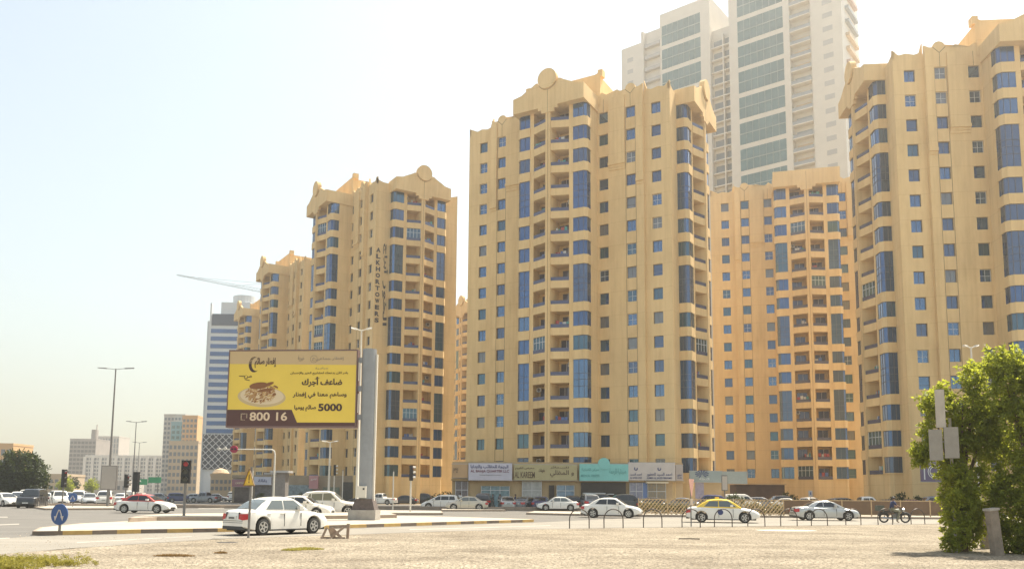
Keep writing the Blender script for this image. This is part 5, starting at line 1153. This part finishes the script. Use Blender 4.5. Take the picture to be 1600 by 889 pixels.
# ------------------------------------------------------------------ plants
def leaf_mat(name, c, tr):
    m = bpy.data.materials.new(name); t, p = nodes(m); out = t.nodes['Material Output']
    p.inputs['Roughness'].default_value = .5; p.inputs['Specular IOR Level'].default_value = .3
    g = t.nodes.new('ShaderNodeNewGeometry'); r = t.nodes.new('ShaderNodeValToRGB')
    r.color_ramp.elements[0].color = (*[q * .6 for q in c], 1); r.color_ramp.elements[1].color = (*[min(1, q * 1.35) for q in c], 1)
    t.links.new(g.outputs['Random Per Island'], r.inputs[0]); t.links.new(r.outputs[0], p.inputs['Base Color'])
    tl = t.nodes.new('ShaderNodeBsdfTranslucent'); tl.inputs[0].default_value = (*tr, 1)
    mx = t.nodes.new('ShaderNodeMixShader'); mx.inputs[0].default_value = .5
    t.links.new(p.outputs[0], mx.inputs[1]); t.links.new(tl.outputs[0], mx.inputs[2]); t.links.new(mx.outputs[0], out.inputs['Surface'])
    return m
LEAF = leaf_mat('fresh_leaves', (.125, .155, .026), (.56, .59, .06)); LEAFD = leaf_mat('dark_leaves', (.035, .055, .02), (.07, .09, .015)); HEDGE = leaf_mat('hedge_leaves', (.08, .08, .02), (.22, .19, .04)); GRASSM = leaf_mat('dry_grass', (.27, .24, .05), (.36, .32, .06)); DRYW = leaf_mat('dead_weed', (.26, .16, .06), (.2, .12, .04))
BARK = mat('bark', (.13, .09, .06), .9, var=.3, scale=6)
def crown_mesh(lobes, per, size, rnd, name='crown', m=LEAF, asp=.45):
    b = MB(); v = []; f = []
    for (cx, cy, cz, rx, ry, rz) in lobes:
        vol = rx * ry * rz; N = int(per * vol ** .67)
        # twigs: short runs of leaves gathered into clumps
        nc = max(4, N // 14)
        for _ in range(nc):
            a = rnd.uniform(0, 6.283); u = rnd.uniform(-1, 1); q = rnd.random() ** .38; s_ = math.sqrt(1 - u * u)
            c = Vector((cx + rx * q * s_ * math.cos(a), cy + ry * q * s_ * math.sin(a), cz + rz * q * u)); dr = Vector((rnd.gauss(0, 1), rnd.gauss(0, 1), rnd.gauss(.5, .8))).normalized(); ln = rnd.uniform(.15, .5) * (rx + rz) * .35
            for k in range(14):
                p = c + dr * ln * (k / 14) + Vector((rnd.gauss(0, .06), rnd.gauss(0, .06), rnd.gauss(0, .06))) * (rx + rz) * .6
                if p.z < .03: p.z = .03 + rnd.random() * .1
                d = Vector((rnd.gauss(0, 1), rnd.gauss(0, 1), rnd.gauss(0, .8))).normalized(); e = d.orthogonal().normalized(); e.rotate(Matrix.Rotation(rnd.uniform(0, 6.28), 3, d)); l = size * rnd.uniform(.6, 1.4); i0 = len(v)
                v += [p, p + d * l * .5 + e * l * asp * .5, p + d * l, p + d * l * .5 - e * l * asp * .5]; f.append((i0, i0 + 1, i0 + 2, i0 + 3))
    b.add(v, f); return b.mesh(name, m, recalc=False)
def ragged(lobes, n, seed, r=(.12, .32)):
    rnd = random.Random(seed); out = list(lobes)
    for _ in range(n):
        cx, cy, cz, rx, ry, rz = rnd.choice(lobes); a = rnd.uniform(0, 6.28); u = rnd.uniform(-.3, 1); q = math.sqrt(1 - u * u); r_ = rnd.uniform(*r)
        out.append((cx + rx * 1.05 * q * math.cos(a), cy + ry * 1.05 * q * math.sin(a), cz + rz * 1.1 * u, r_, r_, r_ * rnd.uniform(.9, 1.9)))
    return out
def tree(label, loc, lobes, per, size, seed, m=LEAF, trunk=(.16, 1.6), name='leafy_tree', stems=3, group=None):
    rnd = random.Random(seed); t = thing(name, label, 'tree', loc, 0, group)
    b = MB(); base = (0, 0, -.05); r0, h0 = trunk
    b.tube([base, (.03, .02, h0 * .5), (0, .05, h0)], [r0, r0 * .8, r0 * .65], 8)
    for (cx, cy, cz, rx, ry, rz) in lobes[:10]:
        mid = Vector((cx * .45, cy * .45, h0 + (cz - h0) * .45)); b.tube([(0, .05, h0 * .9), mid, (cx, cy, cz + rz * .3)], [r0 * .5, r0 * .3, r0 * .08], 6)
    b.build('trunk', BARK, t, True); put('crown', crown_mesh(lobes, per, size, rnd, m=m), t)
    return t
def px_lobe(px, py, r, Y, base, dy=0, fy=1.0, fz=1.0):
    p = aty(px, py, Y + dy); return (p.x - base.x, p.y - base.y, p.z, r, r * fy, r * fz)
# right-hand tree: one crown in front, a second one running out of view
Yt = 26.0; b0 = Vector((aty(1500, 770, Yt).x, Yt, 0))
L1 = [px_lobe(*q, Y=Yt, base=b0) for q in ((1525, 600, .62), (1505, 640, .72), (1475, 655, .55), (1455, 635, .38), (1545, 650, .75), (1490, 700, .62), (1530, 705, .8), (1500, 745, .72), (1540, 755, .8), (1490, 790, .60), (1525, 805, .75), (1500, 830, .62), (1550, 700, .7), (1460, 690, .35), (1524, 575, .38), (1442, 712, .16), (1478, 620, .32), (1510, 840, .6), (1500, 760, .6), (1512, 800, .6), (1500, 690, .6), (1520, 660, .6))] + [px_lobe(*q, Y=Yt, base=b0, dy=-.8) for q in ((1503, 745, .42), (1500, 785, .42), (1503, 825, .40), (1500, 850, .32), (1512, 765, .4), (1565, 790, .45), (1585, 825, .45), (1575, 755, .45), (1595, 855, .4))]
tree('big bushy green tree reaching the ground beside two concrete posts', tuple(b0), ragged([(x, y, z, a * .84, b_ * .84, c * .84) for x, y, z, a, b_, c in L1], 110, 5), 2900, .115, 11)
Y2 = 25.0; b1 = Vector((aty(1620, 770, Y2).x, Y2, 0))
L2 = [px_lobe(*q, Y=Y2, base=b1) for q in ((1580, 600, .65), (1565, 575, .45), (1610, 610, .8), (1590, 660, .8), (1640, 640, .9), (1600, 720, .85), (1640, 720, .9), (1590, 780, .75), (1630, 790, .9), (1600, 840, .7), (1640, 850, .8), (1572, 640, .5), (1600, 575, .5), (1640, 570, .6))]
tree('bright green tree cut by the right edge of view', tuple(b1), ragged([(x, y, z, a * .84, b_ * .84, c * .84) for x, y, z, a, b_, c in L2], 110, 6), 2900, .115, 12)
b2 = Vector((aty(28, 770, 140).x, 140, 0))
L3 = [px_lobe(*q, Y=140, base=b2) for q in ((35, 728, 2.6), (15, 735, 2.6), (55, 740, 2.3), (-8, 742, 2.6), (35, 750, 3.0), (5, 756, 2.6), (60, 756, 1.9), (30, 765, 2.6), (22, 716, 1.5), (45, 720, 1.4))]
tree('dark round tree behind the black off-roader at far left', tuple(b2), L3, 330, .42, 13, m=LEAFD, trunk=(.3, 2.2))
for lb, px, py, Y, r in (('small green shrub tree by the low villa', 102, 757, 230, 2.0), ('tiny dark bush behind the parked white vehicles', 113, 752, 250, 1.6), ('thin green bush on the far roadside', 143, 756, 250, 1.8)):
    bb = Vector((aty(px, 770, Y).x, Y, 0)); tree(lb, tuple(bb), [px_lobe(px, py, r, Y, bb), px_lobe(px - 4, py + 4, r * .8, Y, bb), px_lobe(px + 5, py + 5, r * .8, Y, bb)], 200, .5, px, m=LEAF if px != 113 else LEAFD, trunk=(.2, 1.5), name='roadside_bush')
for lb, px, py, Y, r in (('dark clipped shrub at the corner below the slate sign', 1148, 778, 100, .75), ('dark shrub left of the shop row', 698, 779, 101, .8), ('low dark shrub below the lettered tower', 682, 780, 103, .7), ('dark shrub beside the garage opening', 1232, 777, 118, .9),
                          ('broad dark shrub at the base of the right tower', 1405, 780, 88, .8), ('small dark shrub under the purple ring sign', 1432, 782, 88, .6), ('dark shrub before the arcade of small shops', 408, 779, 130, .9), ('dark shrub between the kiosk and the arcade', 470, 778, 130, .8)):
    bb = Vector((aty(px, 770, Y).x, Y, 0)); tree(lb, tuple(bb), [px_lobe(px, py, r, Y, bb), px_lobe(px - 8, py + 4, r * .8, Y, bb), px_lobe(px + 9, py + 5, r * .85, Y, bb)], 700, .22, px, m=LEAFD, trunk=(.07, .5), name='shrub')
rnd = random.Random(9)
t = thing('hedge', 'sunlit hedge growing behind the rusty lattice fence', 'hedge', (FA.x, FA.y, 0), math.atan2(FD.y, FD.x))
put('foliage', crown_mesh([(i * .55 + .3, .55 + rnd.uniform(-.06, .06), .62 + rnd.uniform(-.08, .1), .42, .28, .52) for i in range(int(FL * .62 / .55))], 6000, .09, rnd, 'foliage', HEDGE), t)
b = MB()
for i in range(int(FL * .62 / 1.1)): b.tube([(i * 1.1 + .3, .55, -.05), (i * 1.1 + .35, .5, .7)], [.03, .012], 5)
b.build('stem', BARK, t)
def tufts(name, label_kind, m, areas, n, h, seed):
    rnd = random.Random(seed); v = []; f = []
    for (x, y, rx, ry, w_) in areas:
        for _ in range(int(n * w_)):
            a = rnd.uniform(0, 6.283); q = math.sqrt(rnd.random()); X, Y = x + rx * q * math.cos(a), y + ry * q * math.sin(a); hh = h * (1.15 - q) * rnd.uniform(.5, 1.3) + .03; d = rnd.uniform(0, 6.283); l = rnd.uniform(.02, .10); i0 = len(v); wd = .011
            ex, ey = math.cos(d), math.sin(d)
            zb = h * .55 * (1 - q * q) * rnd.random()
            v += [(X - ey * wd, Y + ex * wd, zb), (X + ey * wd, Y - ex * wd, zb), (X + ex * l, Y + ey * l, zb + hh)]; f.append((i0, i0 + 1, i0 + 2))
    b = MB(); b.add(v, f); o = b.build(name, m, recalc=False); o['kind'] = 'stuff'; return o
rnd = random.Random(33); lob = []
for px, py, sp, n_, r_ in ((40, 880, 1.0, 26, .20), (85, 884, .8, 14, .13), (120, 883, .6, 9, .07), (-30, 884, 1.2, 18, .22), (10, 890, .9, 14, .18)):
    g = gp(px, py)
    for _ in range(n_): lob.append((g.x + rnd.gauss(0, sp * .5), g.y + rnd.gauss(0, sp * .38), .03, r_ * rnd.uniform(.8, 1.7), r_ * rnd.uniform(.8, 1.5), r_ * rnd.uniform(.5, 1.1)))
o = put('grass', crown_mesh(lob, 7000, .05, rnd, 'grass', GRASSM, asp=.3)); o['kind'] = 'stuff'
w1, w2, w3, w4 = gp(272, 868.5), gp(480, 858), gp(345, 864), gp(455, 859.5)
tufts('dry_weeds', None, DRYW, [(w1.x, w1.y, .55, .16, 1), (w3.x, w3.y, .18, .08, .3)], 700, .04, 4)
tufts('ground_cover', None, GRASSM, [(w2.x, w2.y, .5, .28, 1), (w4.x, w4.y, .3, .15, .4)], 700, .05, 5)
# loose stones over the lot
rnd = random.Random(21); v = []; f = []
for i in range(9000):
    px = rnd.uniform(-60, 1660); py = 832 + (rnd.random() ** .8) * 62
    p = gp(px, py); s_ = rnd.uniform(.008, .03) * (1.6 if rnd.random() < .04 else 1); a = rnd.uniform(0, 6.28); i0 = len(v)
    for k in range(4): v.append((p.x + s_ * math.cos(a + k * 1.57) * rnd.uniform(.7, 1.2), p.y + s_ * math.sin(a + k * 1.57) * rnd.uniform(.7, 1.2), -.004))
    v.append((p.x, p.y, s_ * rnd.uniform(.5, .9))); f += [(i0, i0 + 1, i0 + 4), (i0 + 1, i0 + 2, i0 + 4), (i0 + 2, i0 + 3, i0 + 4), (i0 + 3, i0, i0 + 4)]
b = MB(); b.add(v, f); struct(b.build('gravel', mat('gravel_stone', (.34, .29, .22), .9, var=.3, scale=1.5), recalc=False), 'stuff')

# ------------------------------------------------------------------ posts, sign boxes and debris by the trees
t = thing('leaning_panel_sign', 'tall pale panel above two grey boxes on a pole among the tree leaves', 'sign', (aty(1477, 770, 25.2).x, 25.2, 0), R(-22))
Zp = lambda py: aty(1475, py, 25.2).z
b = MB(); b.tube([(.30, .75, 0), (.30, .75, Zp(650))], .05, 8)
for q in (640, 690): b.tube([(.30, .75, Zp(q)), (.02, -.04, Zp(q))], .03, 6); b.build('pole', WPOLE, t)
b = MB(); b.box(-.16, .10, -.12, -.02, Zp(668), Zp(609)); b.build('upper_panel', mat('dull_white_panel', (.46, .41, .35), .6, var=.12), t)  # white panel toned down to grey-beige
b = MB(); b.box(-.38, -.02, -.16, .0, Zp(719), Zp(671)); o = b.build('box', mat('dull_grey_panel', (.30, .275, .24), .6, var=.15), t)  # box grey toned down like the panel above
b = MB(); b.box(.03, .42, -.20, -.02, Zp(716), Zp(668)); b.build('box', mat('dull_grey_panel', (.30, .275, .24)), t)
for lb, px, py, pyt, w_, tl in (('leaning concrete post nearest the camera under the tree', 1562, 868, 797, .15, -.10), ('shorter concrete post half buried in leaves', 1543, 857, 801, .12, .0)):
    g = gp(px, py); H = aty(px, pyt, g.y).z; t = thing('concrete_post', lb, 'post', (g.x, g.y + .1, 0), R(12), 'concrete posts under the tree'); t.rotation_euler.y = tl
    b = MB(); b.prism([(-w_, -.1), (w_, -.1), (w_, .1), (-w_, .1)], -.1, H); b.build('shaft', mat('shade_brown_concrete', (.25, .205, .16), .9, var=.3, scale=3, bump=.4, bscale=14), t)  # concrete darkened to brown, putting the shade under the leaves into its colour
    b = MB(); b.box(-w_ - .03, w_ + .03, -.13, .13, H, H + .07); b.build('cap', CONC, t)
g = gp(522, 841); t = thing('broken_barrier', 'broken wooden barrier lying at the nose of the nearest sedan', 'barrier', tuple(g), R(12)); t.scale = (.9, .9, .8); wood = mat('weathered_wood', (.36, .26, .19), .85, var=.3, scale=5)
for p0, p1, w_ in (((-.50, 0, .0), (-.30, .05, .52), .05), ((-.18, -.1, .0), (.36, .06, .50), .05), ((.30, .0, .02), (-.10, .1, .48), .06), ((-.55, .1, .05), (.45, .0, .03), .04), ((-.16, -.05, .48), (-.02, .02, .02), .10)):
    b = MB(); p0, p1 = Vector(p0), Vector(p1); d = (p1 - p0).normalized(); e = d.cross(Vector((0, 1, 0))).normalized() * w_; k = Vector((0, .025, 0))
    b.add([p0 - e - k, p0 + e - k, p1 + e - k, p1 - e - k, p0 - e + k, p0 + e + k, p1 + e + k, p1 - e + k], [(0, 1, 2, 3), (4, 7, 6, 5), (0, 4, 5, 1), (1, 5, 6, 2), (2, 6, 7, 3), (3, 7, 4, 0)]); b.build('plank', wood, t)
g = gp(543, 841); t = thing('stake', 'short pale stake standing right of the broken barrier', 'stake', tuple(g)); t.rotation_euler.y = R(2)
b = MB(); b.box(-.05, .05, -.04, .04, -.05, .54); b.build('shaft', wood, t); b = MB(); b.box(-.056, .056, -.046, .046, .44, .55); b.build('top', KG, t)
g = gp(1075, 842.5); o = MB(); o.tube([(-.35, 0, .03), (.1, .03, .035), (.45, -.02, .03)], .022, 6); tag(o.build('stick', mat('dark_stick', (.05, .035, .025), .9)), 'dark stick lying on the gravel lot', 'stick').location = g
g = gp(1228, 828.5); b = MB(); b.prism([(1.5 * math.cos(R(a)), .9 * math.sin(R(a))) for a in range(0, 360, 12)], .0, .012); o = b.build('concrete_patch', mat('pale_patch', (.50, .45, .38), .9)); o.location = (g.x, g.y, 0); struct(o)
b = MB(); g = gp(355, 847); b.prism([(.35 * math.cos(R(a)), .25 * math.sin(R(a))) for a in range(0, 360, 20)], 0, .01); o = b.build('manhole_cover', mat('dark_iron', (.05, .045, .04), .7)); o.location = (g.x, g.y, 0); struct(o)

# ------------------------------------------------------------------ air
def haze():
    b = MB(); b.box(-1100, 1100, -60, 1400, -1.2, 175)
    o = b.build('haze', [], recalc=True); m = bpy.data.materials.new('haze_air'); m.use_nodes = True; t = m.node_tree
    for n in list(t.nodes):
        if n.type == 'BSDF_PRINCIPLED': t.nodes.remove(n)
    v = t.nodes.new('ShaderNodeVolumePrincipled'); v.inputs['Color'].default_value = (1.0, .965, .89, 1); v.inputs['Density'].default_value = HAZE; v.inputs['Anisotropy'].default_value = .62
    t.links.new(v.outputs[0], t.nodes['Material Output'].inputs['Volume']); o.data.materials.clear(); o.data.materials.append(m); struct(o, 'stuff')
HAZE = .00065
if HAZE: haze()
